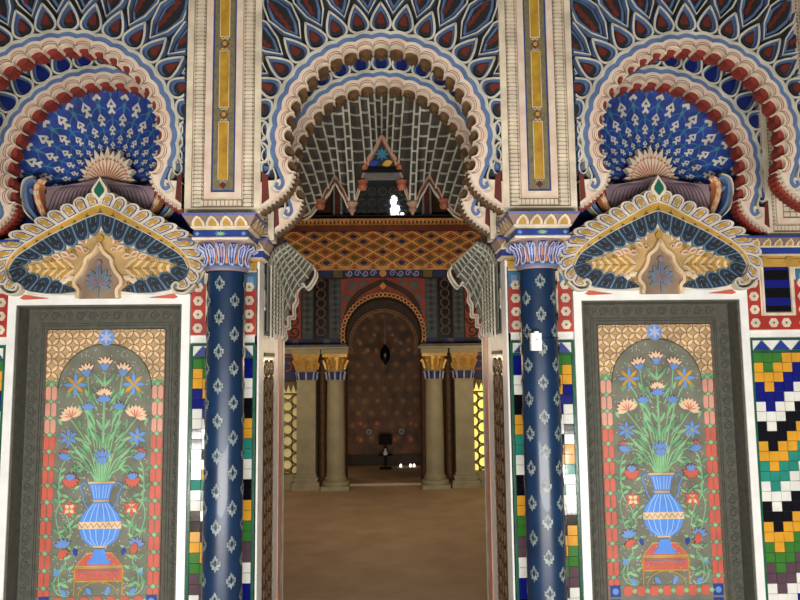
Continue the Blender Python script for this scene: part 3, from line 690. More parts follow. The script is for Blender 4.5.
# ---------------------------------------------------------------- ogee overdoors
def make_overdoor():
    X = lambda dx: dx*.985/SB
    Z = lambda y: zz(y-1, 184.3)
    z_b = Z(297)
    root = thing('overdoor', '', 'ornamental overdoor', (0, YB, z_b), 'ogee overdoors above the painted doors')
    C1 = [(4, 193), (9, 191), (23, 199), (48, 211), (73, 224), (88, 232), (99, 244), (105, 258), (104, 271), (97, 282), (87, 290), (80, 290)]
    C1b = [(0, 204), (11, 208), (24, 215), (48, 228), (70, 241), (82, 250), (90, 260), (91.5, 268), (90, 274), (87, 278), (83, 281), (78, 283)]
    C2 = [(0, 213), (12, 217), (23, 222), (48, 234), (73, 249), (84, 258), (89, 268), (86, 278), (75, 287), (60, 291), (40, 292), (22, 290)]
    C3 = [(1, 230), (12, 238), (24, 244), (42, 251), (58, 257), (72, 262), (77, 265), (74, 268), (62, 273), (48, 276), (34, 281), (24, 288)]
    cv = lambda C: [(X(a), Z(b)) for a, b in smooth(C, 8)]
    body = MB()
    full = cv(C1); body.prism(full+[(x, z_b) for x in (X(75),)]+[(-X(75), z_b)]+[(-x, z) for x, z in full[::-1]], YB-.020, YB+.06, 'cream')
    body.build('backing', root)
    def fringe(A, B, n, outward, name, fill, line, tre, yb, parent=root):
        m = MB()
        for sg in (-1, 1):
            a = [(sg*x, z) for x, z in resample(cv(A), n*8)]; b_ = [(sg*x, z) for x, z in resample(cv(B), n*8)]
            for i in range(n):
                P0, P1, Q0, Q1 = a[i*8], a[i*8+8], b_[i*8], b_[i*8+8]
                def mp(u, v):
                    t = (u+1)/2; return (P0[0]+(P1[0]-P0[0])*t+(Q0[0]+(Q1[0]-Q0[0])*t-P0[0]-(P1[0]-P0[0])*t)*v, P0[1]+(P1[1]-P0[1])*t+(Q0[1]+(Q1[1]-Q0[1])*t-P0[1]-(P1[1]-P0[1])*t)*v)
                if outward: f_ = lambda u, v: mp(u, 1-v)
                else: f_ = mp
                # f_: v=0 base, v=1 rounded end
                U = [(-1, 0), (-1, .72), (-.75, .9), (-.4, 1.02), (0, 1.06), (.4, 1.02), (.75, .9), (1, .72), (1, 0)]
                m.prism([f_(u*.99, v) for u, v in U], yb, yb+.02, 'cream' if outward else line)
                U2 = [(-.72, .06), (-.72, .62), (-.5, .82), (0, .92), (.5, .82), (.72, .62), (.72, .06)] if outward else [(-.88, .02), (-.88, .70), (-.64, .86), (0, .98), (.64, .86), (.88, .70), (.88, .02)]
                m.prism([f_(u, v) for u, v in U2], yb-.003, yb+.001, line if outward else fill)
                if outward: m.prism([f_(u*.78, .05+v*.90) for u, v in U2], yb-.0055, yb-.002, 'pale'); sc_ = 1.28
                c0 = [f_(0, .72), f_(.12, .60), f_(.34, .60), f_(.42, .45), f_(.22, .38), f_(.26, .2), f_(-.26, .2), f_(-.22, .38), f_(-.42, .45), f_(-.34, .60), f_(-.12, .60)]
                if outward: c0 = [f_(0, .80), f_(.16, .68), f_(.46, .64), (f_(.52, .44)), f_(.26, .38), f_(.34, .16), f_(-.34, .16), f_(-.26, .38), f_(-.52, .44), f_(-.46, .64), f_(-.16, .68)]
                if not outward: m.stroke([f_(u*.86, v*.9) for u, v in ((-.4, .1), (-.5, .35), (-.25, .5), (-.3, .7), (0, .85), (.3, .7), (.25, .5), (.5, .35), (.4, .1))], .0035, yb-.005, yb-.002, 'fringeline')
                m.prism(c0, yb-.0085, yb-.002, tre)
        return m.build(name, parent)
    fringe(C1, C1b, 12, True, 'outer_petal_border', 'lavender', 'blue', 'ochre', YB-.055)
    g = MB()
    for sg in (-1, 1):
        a = [(sg*x, z) for x, z in resample(cv(C1b), 96)]; c = [(sg*x, z) for x, z in resample(cv(C2[:7]), 96)]
        b1 = [(sg*x, z) for x, z in resample(cv(C1b[:8]), 96)]
        sc = []
        for i in range(97):
            t = (i/12 % 1)*2-1; k = .35+.65*math.sqrt(max(0, 1-t*t)); sc.append((b1[i][0]+(c[i][0]-b1[i][0])*k, b1[i][1]+(c[i][1]-b1[i][1])*k))
        g.band(b1, sc, YB-.050, YB-.02, 'gold'); g.stroke(b1, .008, YB-.058, YB-.03, 'cream'); g.stroke(c, .006, YB-.050, YB-.02, 'pale')
    g.build('gold_moulding', root)
    fringe(C2, C3, 12, False, 'inner_petal_border', 'fringe', 'fringeline', 'dark', YB-.042)
    # leaf field
    l = MB(); half = cv(C3); l.prism(half+[(-x, z) for x, z in half[::-1]], YB-.026, YB-.01, 'tanlat')
    for sg in (-1, 1):
        l.stroke([(sg*X(24), Z(268)), (sg*X(50), Z(266)), (sg*X(75), Z(264.5))], .007, YB-.032, YB-.02, 'ochre')
        for k in range(12):
            dx = 24+k*4.2; ln = 17-k*1.15
            for up in (-1, 1):
                a = (38 if up > 0 else -38); aa = R(a) if sg > 0 else PI-R(a)
                l.leaf(sg*X(dx), Z(267), aa, X(ln), X(3.6), YB-.034-.001*(k % 2), YB-.02, 'ochre' if k % 2 else 'lens')
        for dx, y, a in ((16, 250, 35), (22, 256, 10), (30, 255, 25), (13, 243, 60), (38, 257, 20), (24, 275, -20), (30, 279, -10)):
            aa = R(a) if sg > 0 else PI-R(a); l.leaf(sg*X(dx), Z(y), aa, X(10), X(6), YB-.040, YB-.02, 'cream'); l.leaf(sg*X(dx+1.5), Z(y), aa, X(7), X(2.6), YB-.044, YB-.03, 'orange' if y < 260 else 'lens')
    for sg in (-1, 1):
        for dx, y, r_, m_ in ((14, 249, 3.2, 'lens'), (27, 250, 2.6, 'ochre'), (36, 254, 2.6, 'lens'), (47, 259, 2.2, 'ochre'), (29, 282, 2.6, 'ochre'), (40, 276, 2.4, 'lens'), (52, 273, 2.2, 'ochre'), (57, 260, 2, 'lens')):
            l.stroke(spiral(sg*X(dx), Z(y), X(r_), X(.6), 0, sg*2.4*PI, 12), .0055, YB-.042, YB-.02, m_)
    l.leaf(0, Z(242), PI/2, X(9), X(7), YB-.044, YB-.02, 'ochre')
    l.build('leaf_field', root)
    n = MB(); O = [(0, 243), (5, 252), (12, 258), (13.5, 264), (17, 271), (22, 277), (23, 283), (19, 289), (20, 297)]
    o = cv(O); n.prism(o+[(-x, z) for x, z in o[::-1]], YB-.034, YB-.01, 'groove')
    n.stroke([(-x, z) for x, z in o[::-1]]+o[1:], .022, YB-.056, YB-.02, 'lens')
    og = n.build('ogee_niche', root)
    fl = MB()
    for a, ln in ((90, 22), (60, 17), (120, 17), (35, 15), (145, 15), (10, 13), (170, 13), (-20, 12), (200, 12)): fl.leaf(0, Z(283), R(a), X(ln), X(5.5), YB-.046, YB-.03, 'fringeline'); fl.leaf(0, Z(283), R(a), X(ln*.8), X(2), YB-.050, YB-.03, 'mauve')
    fl.disc(0, Z(262), X(3), YB-.050, YB-.03, 'mauve', 8); fl.stroke([(0, Z(296)), (0, Z(272))], .008, YB-.046, YB-.03, 'fringeline')
    fl.build('niche_flower', og)
    fn = MB(); pts = [(0, 178), (3, 183), (7.5, 190), (7, 195), (3, 199.5), (0, 203)]
    q = [(X(a), Z(b)) for a, b in smooth(pts, 4)]; ring = q+[(-x, z) for x, z in q[::-1]][1:-1]
    cxm = (0, Z(191)); fn.prism(ring, YB-.068, YB-.02, 'cream'); fn.prism([(x*.62, cxm[1]+(z-cxm[1])*.66) for x, z in ring], YB-.074, YB-.06, 'greengem')
    fn.build('finial', root)
    for sg in (-1, 1):
        vo = MB(); vo.stroke([(sg*x, z) for x, z in [(X(a), Z(b)) for a, b in smooth([(97, 284), (88, 292), (78, 292), (74, 286), (78, 282), (82, 285)], 5)]], .014, YB-.066, YB-.02, 'pale')
        vo.prism([(sg*X(74), Z(293)), (sg*X(50), Z(296.5)), (sg*X(74), Z(297.5)), (sg*X(78), Z(296))], YB-.03, YB-.01, 'redtile')
        vo.build('volute', root)
    return root
od = make_overdoor(); od.location = (-BAY, YB, BASE[od.name].z); od['label'] = 'petal fringed ogee overdoor above the left painted panel'
dup(od, (BAY, YB, BASE[od.name].z), 'petal fringed ogee overdoor above the right painted panel', 'ogee overdoors above the painted doors')

# ---------------------------------------------------------------- peacock niches
def make_niche():
    SN = 175.0; YN = YB+.125
    X = lambda dx: dx*.985/SN
    Z = lambda y: zz(y-.5, SN)
    zc = Z(177); Rm = .60
    root = thing('peacock_niche', '', 'niche', (0, YN, Z(250)), 'blue peacock niches')
    def dep(x, y, z):
        q = (x/Rm)**2+((z-zc)/Rm)**2
        return (x, YN+.14*math.sqrt(max(0, 1-q))+y, z)
    sh = MB(xf=dep); n = 26
    for i in range(-n, n):
        for j in range(-14, n):
            x0, x1, z0, z1 = i*Rm/n, (i+1)*Rm/n, zc+j*Rm/n, zc+(j+1)*Rm/n
            sh.poly([(x0, 0, z0), (x1, 0, z0), (x1, 0, z1), (x0, 0, z1)], 'cobalt')
    sh.build('shell', root, True)
    e = MB(xf=dep)
    rows = [(33, 0), (40, 1), (47, 0), (56, 1), (67, 0), (80, 1), (96, 0), (112, 1)]
    for k, (r_, odd) in enumerate(rows):
        for c in range(-6, 7):
            a = 90+c*19+(0 if odd else 9.5)
            if not -18 < a < 198: continue
            A = R(a); cx, cz_ = X(r_*cos(A)), zc+X(r_*sin(A)); h = X(r_*.098)
            def q(f, t): return (cx+cos(A)*f*h-sin(A)*t*h, cz_+sin(A)*f*h+cos(A)*t*h)
            # scale-shaped outline round each eye
            e.stroke([q(*p) for p in ((-1.5, -1.3), (-.4, -1.75), (.8, -1.6), (1.8, -.8), (2.2, 0), (1.8, .8), (.8, 1.6), (-.4, 1.75), (-1.5, 1.3))], max(.0022, h*.14), -.004, -.001, 'tealline')
            e.prism([q(*p) for p in ((-1.0, -.8), (.4, -1.05), (1.3, -.4), (1.3, .4), (.4, 1.05), (-1.0, .8))], -.0025, -.001, 'blue' if False else 'cobalt')
            e.prism([q(*p) for p in ((1.05, 0), (.2, .62), (-.15, .5), (0, .2), (-.3, .16), (-.75, .5), (-.95, .3), (-.7, 0), (-.95, -.3), (-.75, -.5), (-.3, -.16), (0, -.2), (-.15, -.5), (.2, -.62))], -.006, -.002, 'pale')
            e.prism([q(*p) for p in ((.6, 0), (.2, .26), (.2, -.26))], -.0075, -.005, 'blue')
    for r_ in (88,):
        for c in range(-6, 6):
            A = R(90+c*19+9.5); e.leaf(X(r_*cos(A)), zc+X(r_*sin(A))-X(1), A, X(11), X(7), -.004, -.001, 'teal'); e.disc(X(r_*.93*cos(A)), zc+X(r_*.93*sin(A)), X(2.2), -.004, -.001, 'tealline', 8)
    e.build('feather_eyes', root)
    f = MB(xf=lambda x, y, z: (x, YN+y, z))
    for k in range(-9, 10):
        A = R(90+k*10.2); f.leaf(0, zc-X(5), A, X((29 if k % 2 == 0 else 25)+11*max(0, sin(A))**2), X(7.2), .052-.003*(k % 2), .10, 'cream' if k % 2 == 0 else 'pink', 8, 1.25)
        f.leaf(X(6*cos(A)), zc-X(5)+X(6*sin(A)), A, X(15+4*sin(A)), X(1.4), .046, .06, 'orange'); f.disc(X(22*cos(A)), zc-X(3)+X(24*sin(A)), X(1.3), .046, .06, 'orange', 6)
    f.build('shell_fan', root)
    # feathered saddle with scroll ends
    m = MB(xf=lambda x, y, z: (x, YN+y, z)); top = smooth([(-54, 188), (-40, 187), (-20, 184), (0, 180), (20, 184), (40, 187), (54, 188)], 5); low = [(x, 250) for x, _ in top]
    m.band([(X(a), Z(b)) for a, b in top], [(X(a), Z(b)) for a, b in low], -.02, .15, 'mauve')
    for k in range(-12, 13):
        x = k*4.4; m.stroke([(X(a), Z(b)) for a, b in smooth([(x*.62, 185.5+abs(x)*.03), (x*.85, 190+abs(x)*.05), (x, 199+abs(x)*.25), (x*1.12, 222)], 4)], .0045, -.025, -.019, 'mauveline')
    m.build('feathered_saddle', root)
    for sg in (-1, 1):
        s = MB(xf=lambda x, y, z: (x, YN+y, z)); P = lambda a, b: (sg*X(a), Z(b))
        path = [P(a, b) for a, b in smooth([(52, 186), (57, 184), (61, 190), (60, 200), (55, 212), (48, 224)], 5)]
        s.stroke(path, .040, -.055, .0, 'orange')
        for i in range(0, len(path)-2, 4): s.stroke([path[i], path[i+1], path[i+2]], .030, -.060, -.05, 'lens')
        s.stroke(path, .008, -.064, -.05, 'lens')
        s.stroke([P(a, b) for a, b in smooth([(58, 222), (68, 210), (72, 198), (72, 186), (66, 182), (60, 188), (64, 195), (68, 191)], 5)], .022, -.050, .0, 'slateblue')
        s.stroke([P(a, b) for a, b in smooth([(60, 224), (72, 212), (76, 196), (74, 183), (65, 179)], 5)], .010, -.056, .0, 'pale')
        s.build('scroll_end', root)
    return root
nc_ = make_niche(); nc_.location = (-1.605, YB+.125, BASE[nc_.name].z); nc_['label'] = 'deep blue niche of peacock feather eyes above the left overdoor'
dup(nc_, (1.605, YB+.125, BASE[nc_.name].z), 'deep blue niche of peacock feather eyes above the right overdoor', 'blue peacock niches')

# ---------------------------------------------------------------- wall core, jambs
YE = 1.26                              # back of the doorway
w = MB()
for sg in (-1, 1):
    def bx(x0, x1, *r_): a, b_ = sorted((sg*x0, sg*x1)); w.box(a, b_, *r_)
    bx(.702, 1.049, YB+.002, YE-.01, 0, 2.27, 'white'); bx(2.023, 3.4, YB+.002, YE-.01, 0, 2.27, 'white')
    bx(1.049, 2.023, YB+.12, YE-.01, 0, 2.07, 'plaster'); bx(1.049, 2.023, YB+.01, YE-.01, 2.0, 2.17, 'plaster'); bx(.69, 3.4, .62, YE-.01, 2.1, 4.6, 'plaster'); bx(2.35, 3.4, .45, .62, 2.27, 4.6, 'plaster')
w.box(-.69, .69, .56, YE-.01, 3.34, 4.6, 'plaster')
struct(w, 'wall_middle')
def make_jamb(label, sg):
    root = thing('door_jamb', label, 'door jamb', (0, YB+.01, 0), 'painted jambs of the central doorway', (sg*.689, 0, 0))
    base = MB(); xf = (lambda x, y, z: (-x*sg if False else sg*(-x)*-1, y, z))
    # local x: thickness towards the opening is negative * sg
    def bx(mb, t, y0, y1, z0, z1, m): a, b_ = sorted((sg*.012, -sg*t)); mb.box(a, b_, y0, y1, z0, z1, m)
    bx(base, .0, YB+.005, YE, 0, 2.12, 'white'); bx(base, .010, YB+.005, .46, 0, 2.16, 'white'); bx(base, .003, .84, 1.06, 0, 2.02, 'white'); bx(base, .006, 1.2, YE, 0, 1.95, 'white')
    base.build('lining', root)
    z = MB(); bx(z, .003, .46, .84, 0, 1.63, 'mirrorbrown'); 
    for k in range(16):
        zc = .1+k*.098
        for yy in (.59, .75):
            z.tube([(-sg*.008, yy+.05*cos(a), zc+.046*sin(a)) for a in [2*PI*i/8 for i in range(9)]], .005, 'knot')
    bx(z, .005, .52, .82, 1.76, 1.90, 'fargrey'); 
    for k in range(5): bx(z, .008, .545+k*.06, .57+k*.06, 1.775, 1.885, 'dark')
    bx(z, .010, .50, .84, 1.64, 1.66, 'dark'); z.build('grille_inlay', root)
    c = MB(); bx(c, .008, .50, .84, 1.92, 2.02, 'pale')
    for k in range(6): c.tube([(-sg*.012, .53+k*.056+.02*cos(a), 1.97+.035*sin(a)) for a in [2*PI*i/8 for i in range(9)]], .004, 'groove')
    bx(c, .010, .50, .84, 1.905, 1.92, 'white'); c.build('carved_strip', root)
    r = MB(); bx(r, .008, 1.02, 1.13, 0, 1.93, 'pinktile'); bx(r, .008, 1.13, 1.20, 0, 1.93, 'pale'); r.build('red_stripe', root)
make_jamb('narrow white jamb with bronze grille inlay on the left of the doorway', -1)
make_jamb('narrow white jamb with bronze grille inlay on the right of the doorway', 1)

# ---------------------------------------------------------------- ribbed vault and corner fans
def ribs_surface(mb_fill, mb_rib, curves, fill, rib, rr, bars, cup=.02, bow=.012, level=None):
    for i, c in enumerate(curves):
        mb_rib.tube(c, rr, rib)
        if i+1 < len(curves):
            d = curves[i+1]; n = len(c)
            mid = []
            for p, q in zip(c, d):
                P, Q = Vector(p), Vector(q); wd = (P-Q).length; mid.append(tuple((P+Q)/2+Vector((0, min(cup, wd*.35), min(cup, wd*.35)*.4))))
            for k in range(n-1):
                mb_fill.poly([c[k], c[k+1], mid[k+1], mid[k]], fill); mb_fill.poly([mid[k], mid[k+1], d[k+1], d[k]], fill)
            def at_level(s, zl):
                for u, w in zip(s, s[1:]):
                    ku, kw = u[2]-.33*u[1], w[2]-.33*w[1]
                    if (ku-zl)*(kw-zl) <= 0 and ku != kw: return Vector(u).lerp(Vector(w), (zl-ku)/(kw-ku))
            for b_ in range(1, 30 if level else bars):
                if level:
                    P, Q, M = (at_level(s, 1.98+(b_+(i % 2)*.25)*level) for s in (c, d, mid))
                    if P is None or Q is None or M is None: continue
                else:
                    t = b_/bars*(n-1); k = min(int(t), n-2); f = t-k
                    P, Q, M = (Vector(s[k]).lerp(Vector(s[k+1]), f) for s in (c, d, mid))
                if (P-Q).length < .018: continue
                up = Vector((0, -.010, -.006))
                mb_rib.tube([tuple(P), tuple(P.lerp(M, .5)*1.0+up*.7+(Q-P)*.0), tuple(M+up*1.1), tuple(Q.lerp(M, .5)+up*.7), tuple(Q)], rr*.85, rib)
SV = 647/(3.235+YE)                   # scale at the back of the doorway
def PA(x, y, Y):                      # measured point -> place at depth Y
    s = 647/(3.235+Y); return Vector(((x-381)/s, Y, zz(y, s)))
YV0 = YB+.15
vroot = thing('ribbed_vault', 'grey ribbed shell vault with ladder-like ribs inside the central arch', 'vault', (0, YV0, 2.5))
ribs = [((281, 186), (301, 216)), ((286, 165), (308, 212)), ((292, 150), (314, 205)), ((299, 136), (320, 198)), ((307, 124), (327, 190)), ((317, 112), (333, 179)), ((328, 103), (339, 186)), 
        ((340, 96), (347.5, 203)), ((346, 94), (353, 200)), ((357, 88), (364, 168)), ((366, 85), (371, 157)), ((373, 83), (376, 144)), ((381, 82), (381, 134))]
ribs = ribs+[((762-a[0], a[1]), (762-b_[0], b_[1])) for a, b_ in ribs[-2::-1]]
curves = []
for a, b_ in ribs:
    A = PA(*a, YV0); B = PA(*b_, YE+.02); M = (A+B)/2+Vector((0, .12, .05))
    curves.append([tuple(A*(1-t)**2+M*2*t*(1-t)+B*t*t) for t in [i/14 for i in range(15)]])
fv, rv = MB(), MB(); ribs_surface(fv, rv, curves, 'vaultfill', 'rib', .0082, 9, .035, .014, .078)
fv.build('vault_shell', vroot); rv.build('vault_ribs', vroot)
ed = MB()
low = [Vector(c[-1]) for c in curves]
ed.tube([tuple(p) for p in smooth([tuple(p+Vector((0, 0, 0))) for p in low], 3)], .011, 'vaultedge'); ed.tube([tuple(Vector(p)+Vector((0, .02, -.022))) for p in smooth([tuple(p) for p in low], 3)], .008, 'rib')
for x in (350, 412):
    p = PA(x, 205, YE); ed.lathe([(0, p.z-.07), (.012, p.z-.06), (.016, p.z-.045), (.03, p.z-.03), (.024, p.z-.01), (.045, p.z+.02), (.02, p.z+.04)], p.x, p.y+.02, 'vaultedge', 10)
for x, y in ((362, 166), (361, 186), (318, 205)):
    for s_ in (-1, 1):
        p = PA(381+s_*(x-381), y, YE); ed.lathe([(0, p.z-.03), (.026, p.z-.026), (.034, p.z-.005), (.030, p.z+.02), (.040, p.z+.028), (.040, p.z+.038)], p.x, p.y, 'corbel', 10)
for sg in (-1, 1):                     # little ogee hoods over the side peaks
    hood = [(333-14, 200), (333-10, 190), (333-5, 184), (333, 176), (333+5, 184), (333+9, 190), (333+13, 200)]
    for off, m_ in ((0, 'vaultedge'), (4, 'brickred'), (8, 'rib')):
        ed.tube([tuple(PA(381+sg*(x-381), y+off, YE-.01+off*.003)) for x, y in smooth(hood, 3)], .008, m_)
ed.build('scalloped_edge', vroot)
# star niche hung at the crown
sn = thing('star_niche', 'small ogee niche with a pale blue star at the crown of the vault', 'niche', (0, YE, PA(0, 178, YE).z))
s = MB(); O = [(366, 166), (367, 160), (371, 154), (376, 146), (381, 137), (386, 146), (391, 154), (395, 160), (396, 166)]
q = [(PA(x, y, YE).x, PA(x, y, YE).z) for x, y in smooth(O, 4)]; s.prism(q, YE+.03, YE+.05, 'dark'); s.build('niche_back', sn)
s = MB(); s.stroke(q, .03, YE-.02, YE+.04, 'vaultedge'); s.stroke([(x*1.25, 2.93+(z-2.93)*1.16) for x, z in q], .016, YE-.01, YE+.04, 'brickred'); s.stroke([(x*1.45, 2.93+(z-2.93)*1.28) for x, z in q], .016, YE-.01, YE+.04, 'rib'); s.build('niche_moulding', sn)
s = MB(); c = PA(381, 153, YE)
s.prism([(c.x+(.055 if i % 2 == 0 else .026)*cos(PI/2+i*PI/8), c.z+(.055 if i % 2 == 0 else .026)*sin(PI/2+i*PI/8)) for i in range(16)], YE+.015, YE+.03, 'tealline'); s.build('star', sn)
s = MB()
for x0, m_ in ((373, 'blue'), (387, 'ochre')): p = PA(x0, 163, YE); s.leaf(p.x-.04, p.z-.01, R(20), .08, .045, YE+.012, YE+.03, m_)
s.build('niche_leaves', sn)
s = MB(); a, b_ = PA(360, 172, YE), PA(402, 167, YE); s.box(a.x, b_.x, YE, YE+.08, a.z, b_.z, 'black'); a, b_ = PA(361, 177, YE), PA(401, 172, YE); s.box(a.x, b_.x, YE+.02, YE+.08, a.z, b_.z, 'fargrey'); s.build('lintel', sn)

def make_fan(label, sg):
    root = thing('corner_fan', label, 'vault bracket', (sg*.66, YV0, 1.7), 'ribbed fan brackets at the doorway corners')
    top = [(266, 262), (267, 258), (268, 254), (270, 250), (273, 247), (278, 244), (284, 242)]
    edge = [(279, 342), (281, 326), (286, 314), (290, 302), (296, 288), (304, 280), (312, 267)]
    fl, rb = MB(), MB(); cs = []
    n = 8; T = resample([(a, b_) for a, b_ in top], n-1); E = resample(edge, n-1)
    for k in range(n):
        A = PA(*T[k], YV0+.03); B = PA(*E[k], YE-.02)
        if k == 0: B = PA(280, 342, YE-.02)
        M = (A+B)/2+Vector((-.03, .03, .03)); c_ = [A*(1-t)**2+M*2*t*(1-t)+B*t*t for t in [i/12 for i in range(13)]]
        cs.append([(sg*-1*p.x if sg > 0 else p.x, p.y, p.z) for p in c_])
    ribs_surface(fl, rb, cs, 'squinch', 'fanrib', .0070, 9, .025, .012)
    fl.build('fan_shell', root); rb.build('fan_ribs', root)
    e = MB(); 
    sc = [(278, 346), (280, 338), (283, 335), (282, 326), (286, 325), (286, 316), (291, 315), (291, 305), (294, 299), (293, 291), (296, 285), (301, 283), (304, 287), (309, 282), (313, 274), (312, 268), (307, 264)]
    for off, m_, r_ in ((0, 'pale', .009), (2.2, 'vaultedge', .007), (4.4, 'pale', .007)):
        pts = [PA(x+off*.5, y+off*.6, YE-.02+off*.004) for x, y in smooth(sc, 3)]; e.tube([(p.x*(-1 if sg > 0 else 1), p.y, p.z) for p in pts], r_, m_)
    # side ladder running down the jamb
    for k in range(5):
        A, B = PA(264+k*2.2, 264, .55+k*.11), PA(268+k*2.2, 338, .55+k*.11)
        mx = -1 if sg > 0 else 1
        A.x = B.x = -.655
        e.tube([(A.x*mx, A.y, A.z), (B.x*mx, B.y, B.z)], .006, 'pale')
    e.box(*sorted((sg*.672, sg*.664)), .50, 1.12, 1.78, 2.2, 'squinch')
    for j in range(14): e.tube([(sg*.655, .55, 1.80+j*.028), (sg*.655, .99, 1.80+j*.028)], .004, 'pale')
    e.build('scalloped_edge', root)
make_fan('grey ribbed fan bracket jutting from the left door jamb', -1)
make_fan('grey ribbed fan bracket jutting from the right door jamb', 1)

# ---------------------------------------------------------------- hall beyond
YW = 5.38; S5 = 647/(3.235+YW)
def W(x, y, s=S5): return ((x-381)/s, zz(y, s))
fl = MB(); fl.box(-3.6, 3.6, -4.6, 9.2, -.1, 0, 'floorstone'); struct(fl, 'floor')
h = MB(); h.box(-2.75, -2.6, YE, YW, 0, 4.6, 'hallwall'); struct(h, 'wall_left')
h = MB(); h.box(2.6, 2.75, YE, YW, 0, 4.6, 'hallwall'); struct(h, 'wall_right')
h = MB(); h.box(-3.6, 3.6, -.2, 9.2, 4.6, 4.7, 'plaster'); struct(h, 'ceiling')
# far wall with an arched opening
h = MB(); zc = W(0, 335)[1]; ra = 38/S5
top = arc(0, zc, ra, PI, 0, 24); sp = W(0, 372)[1]
for a, b_ in zip(top, top[1:]): h.poly([(a[0], YW, a[1]), (b_[0], YW, b_[1]), (b_[0], YW, 4.6), (a[0], YW, 4.6)], 'hallwall'); h.poly([(a[0], YW, a[1]), (b_[0], YW, b_[1]), (b_[0], YW+.5, b_[1]), (a[0], YW+.5, a[1])], 'farbrown')
for sg in (-1, 1):
    x0, x1 = sorted((sg*ra, sg*2.75)); h.box(x0, x1, YW, YW+.5, 0, zc, 'hallwall'); h.rect(x0, x1, zc, 4.6, YW, YW+.5, 'hallwall')
struct(h, 'wall_back')
h = MB(); YP = 7.1
h.box(-1.3, -1.2, YW+.5, YP, 0, 3.4, 'farbrown'); h.box(1.2, 1.3, YW+.5, YP, 0, 3.4, 'farbrown'); h.box(-1.3, 1.3, YW+.5, YP, 3.3, 3.4, 'farbrown'); h.box(-1.3, 1.3, YP, YP+.1, 0, 3.4, 'farbrown'); struct(h, 'wall_passage')
h = MB(); h.box(-.49, .49, YW-.02, YW+.5, 0, .03, 'floorstone'); struct(h, 'trim_threshold')

# far door
dr = thing('inlaid_door', 'dark reddish brown inlaid door with rosettes at the end of the hall', 'door', (0, YP-.05, .15)); S7 = 647/(3.235+YP)
d = MB(); hw = 42/S7
P7 = lambda x, y: ((x-383)/S7, zz(y, S7))
d.box(-.02-hw, hw, YP-.06, YP-.01, .16, 2.9, 'doorwood'); d.build('door_leaf', dr)
d = MB(); rr = random.Random(5)
for k in range(13):
    for j in range(7):
        z = .42+k*.19; x = (j-3)*.20+(.1 if k % 2 else 0)
        if abs(x) > .62: continue
        for a in range(4): d.leaf(x-.07*cos(a*PI/4), z-.07*sin(a*PI/4), a*PI/4, .14, .018, YP-.066, YP-.06, 'doorline')
for x, y, r_ in ((360, 343, .035), (367, 350, .04), (376, 350, .03), (400, 343, .035), (392, 350, .03), (408, 350, .03), (392, 335, .03), (374, 335, .03)): px, pz = P7(x, y); d.disc(px, pz, r_, YP-.07, YP-.06, 'doorlight', 8)
for x, y in ((360, 423), (360, 439), (409, 423), (409, 439), (393, 439), (376, 423)): px, pz = P7(x, y); d.disc(px, pz, .055, YP-.07, YP-.06, 'farred', 10); d.disc(px, pz, .03, YP-.075, YP-.06, 'doorlight', 8)
for x, y in ((368, 431), (400, 431)): px, pz = P7(x, y); d.disc(px, pz, .045, YP-.07, YP-.06, 'black', 10); d.disc(px, pz, .026, YP-.075, YP-.06, 'fargrey', 8)
d.build('inlay_rosettes', dr)
d = MB(); d.box(-.7, .7, YP-.075, YP-.01, .0, .17, 'farbrown'); d.build('kickboard', dr)

# chain arches
def chain(mb, cx, cz, r, n, y0, m, thick=.026, a0=-R(12)):
    for i in range(n):
        a = a0+(PI-2*a0)*(i+.5)/n; x, z = cx+r*cos(a), cz+r*sin(a)
        mb.stroke(arc(x, z, thick, 0, 2*PI, 8), thick*.6, y0-.02, y0+.02, m)
ca = thing('chain_arch', 'golden chain-link arch moulding crowning the far doorway', 'arch moulding', (0, YW-.02, zc))
m = MB(); chain(m, 0, zc, 40.5/S5, 34, YW-.04, 'gothorange'); m.build('outer_chain', ca)
m = MB(); chain(m, 0, zc-.1, 34/S5, 34, YW+.3, 'doorline', .022); 
rg = arc(0, zc-.1, 35.5/S5, -R(5), PI+R(5), 30); rg2 = arc(0, zc, 44/S5, -R(5), PI+R(5), 30); m.band(rg, rg2, YW+.32, YW+.36, 'farbrown'); m.build('inner_chain', ca)

# wall decoration above the capitals
SPn = thing('frieze_panel', 'red and grey painted spandrel with blue scroll frieze above the far arch', 'painted panel', (0, YW, W(0, 345)[1]))
m = MB(); x0, zt_ = W(340, 278); x1, zb_ = W(424, 345); outr = arc(0, zc, 43/S5, 0, PI, 24)
inn = [(min(max(rayrect(x, z-zc, x1, zt_-zc)[0], -x1), x1), zc+rayrect(x, max(z-zc, .001), x1, zt_-zc)[1]) for x, z in outr]
m.band(outr, inn, YW-.02, YW, 'farred'); m.build('red_spandrel', SPn)
m = MB()
for sg in (-1, 1):
    for x, y, r_ in ((350, 286, .07), (361, 283, .05), (345, 298, .05), (344, 310, .04)): px, pz = W(x, y); m.disc(sg*px, pz, r_, YW-.03, YW-.02, 'fargrey', 7)
    m.stroke([(sg*W(a, b_)[0], W(a, b_)[1]) for a, b_ in smooth([(343, 322), (347, 306), (356, 294), (368, 287), (381, 281)], 4)], .07, YW-.035, YW-.02, 'farbrown')
m.disc(0, W(0, 286)[1], .05, YW-.04, YW-.02, 'gothorange', 4); m.build('spandrel_ornament', SPn)
m = MB(); a, b_ = W(330, 278), W(432, 269); m.rect(-1.35, 1.35, a[1], b_[1], YW-.03, YW, 'farbrown'); m.rect(-.52, .52, a[1]+.01, b_[1]-.01, YW-.04, YW-.03, 'gothblue')
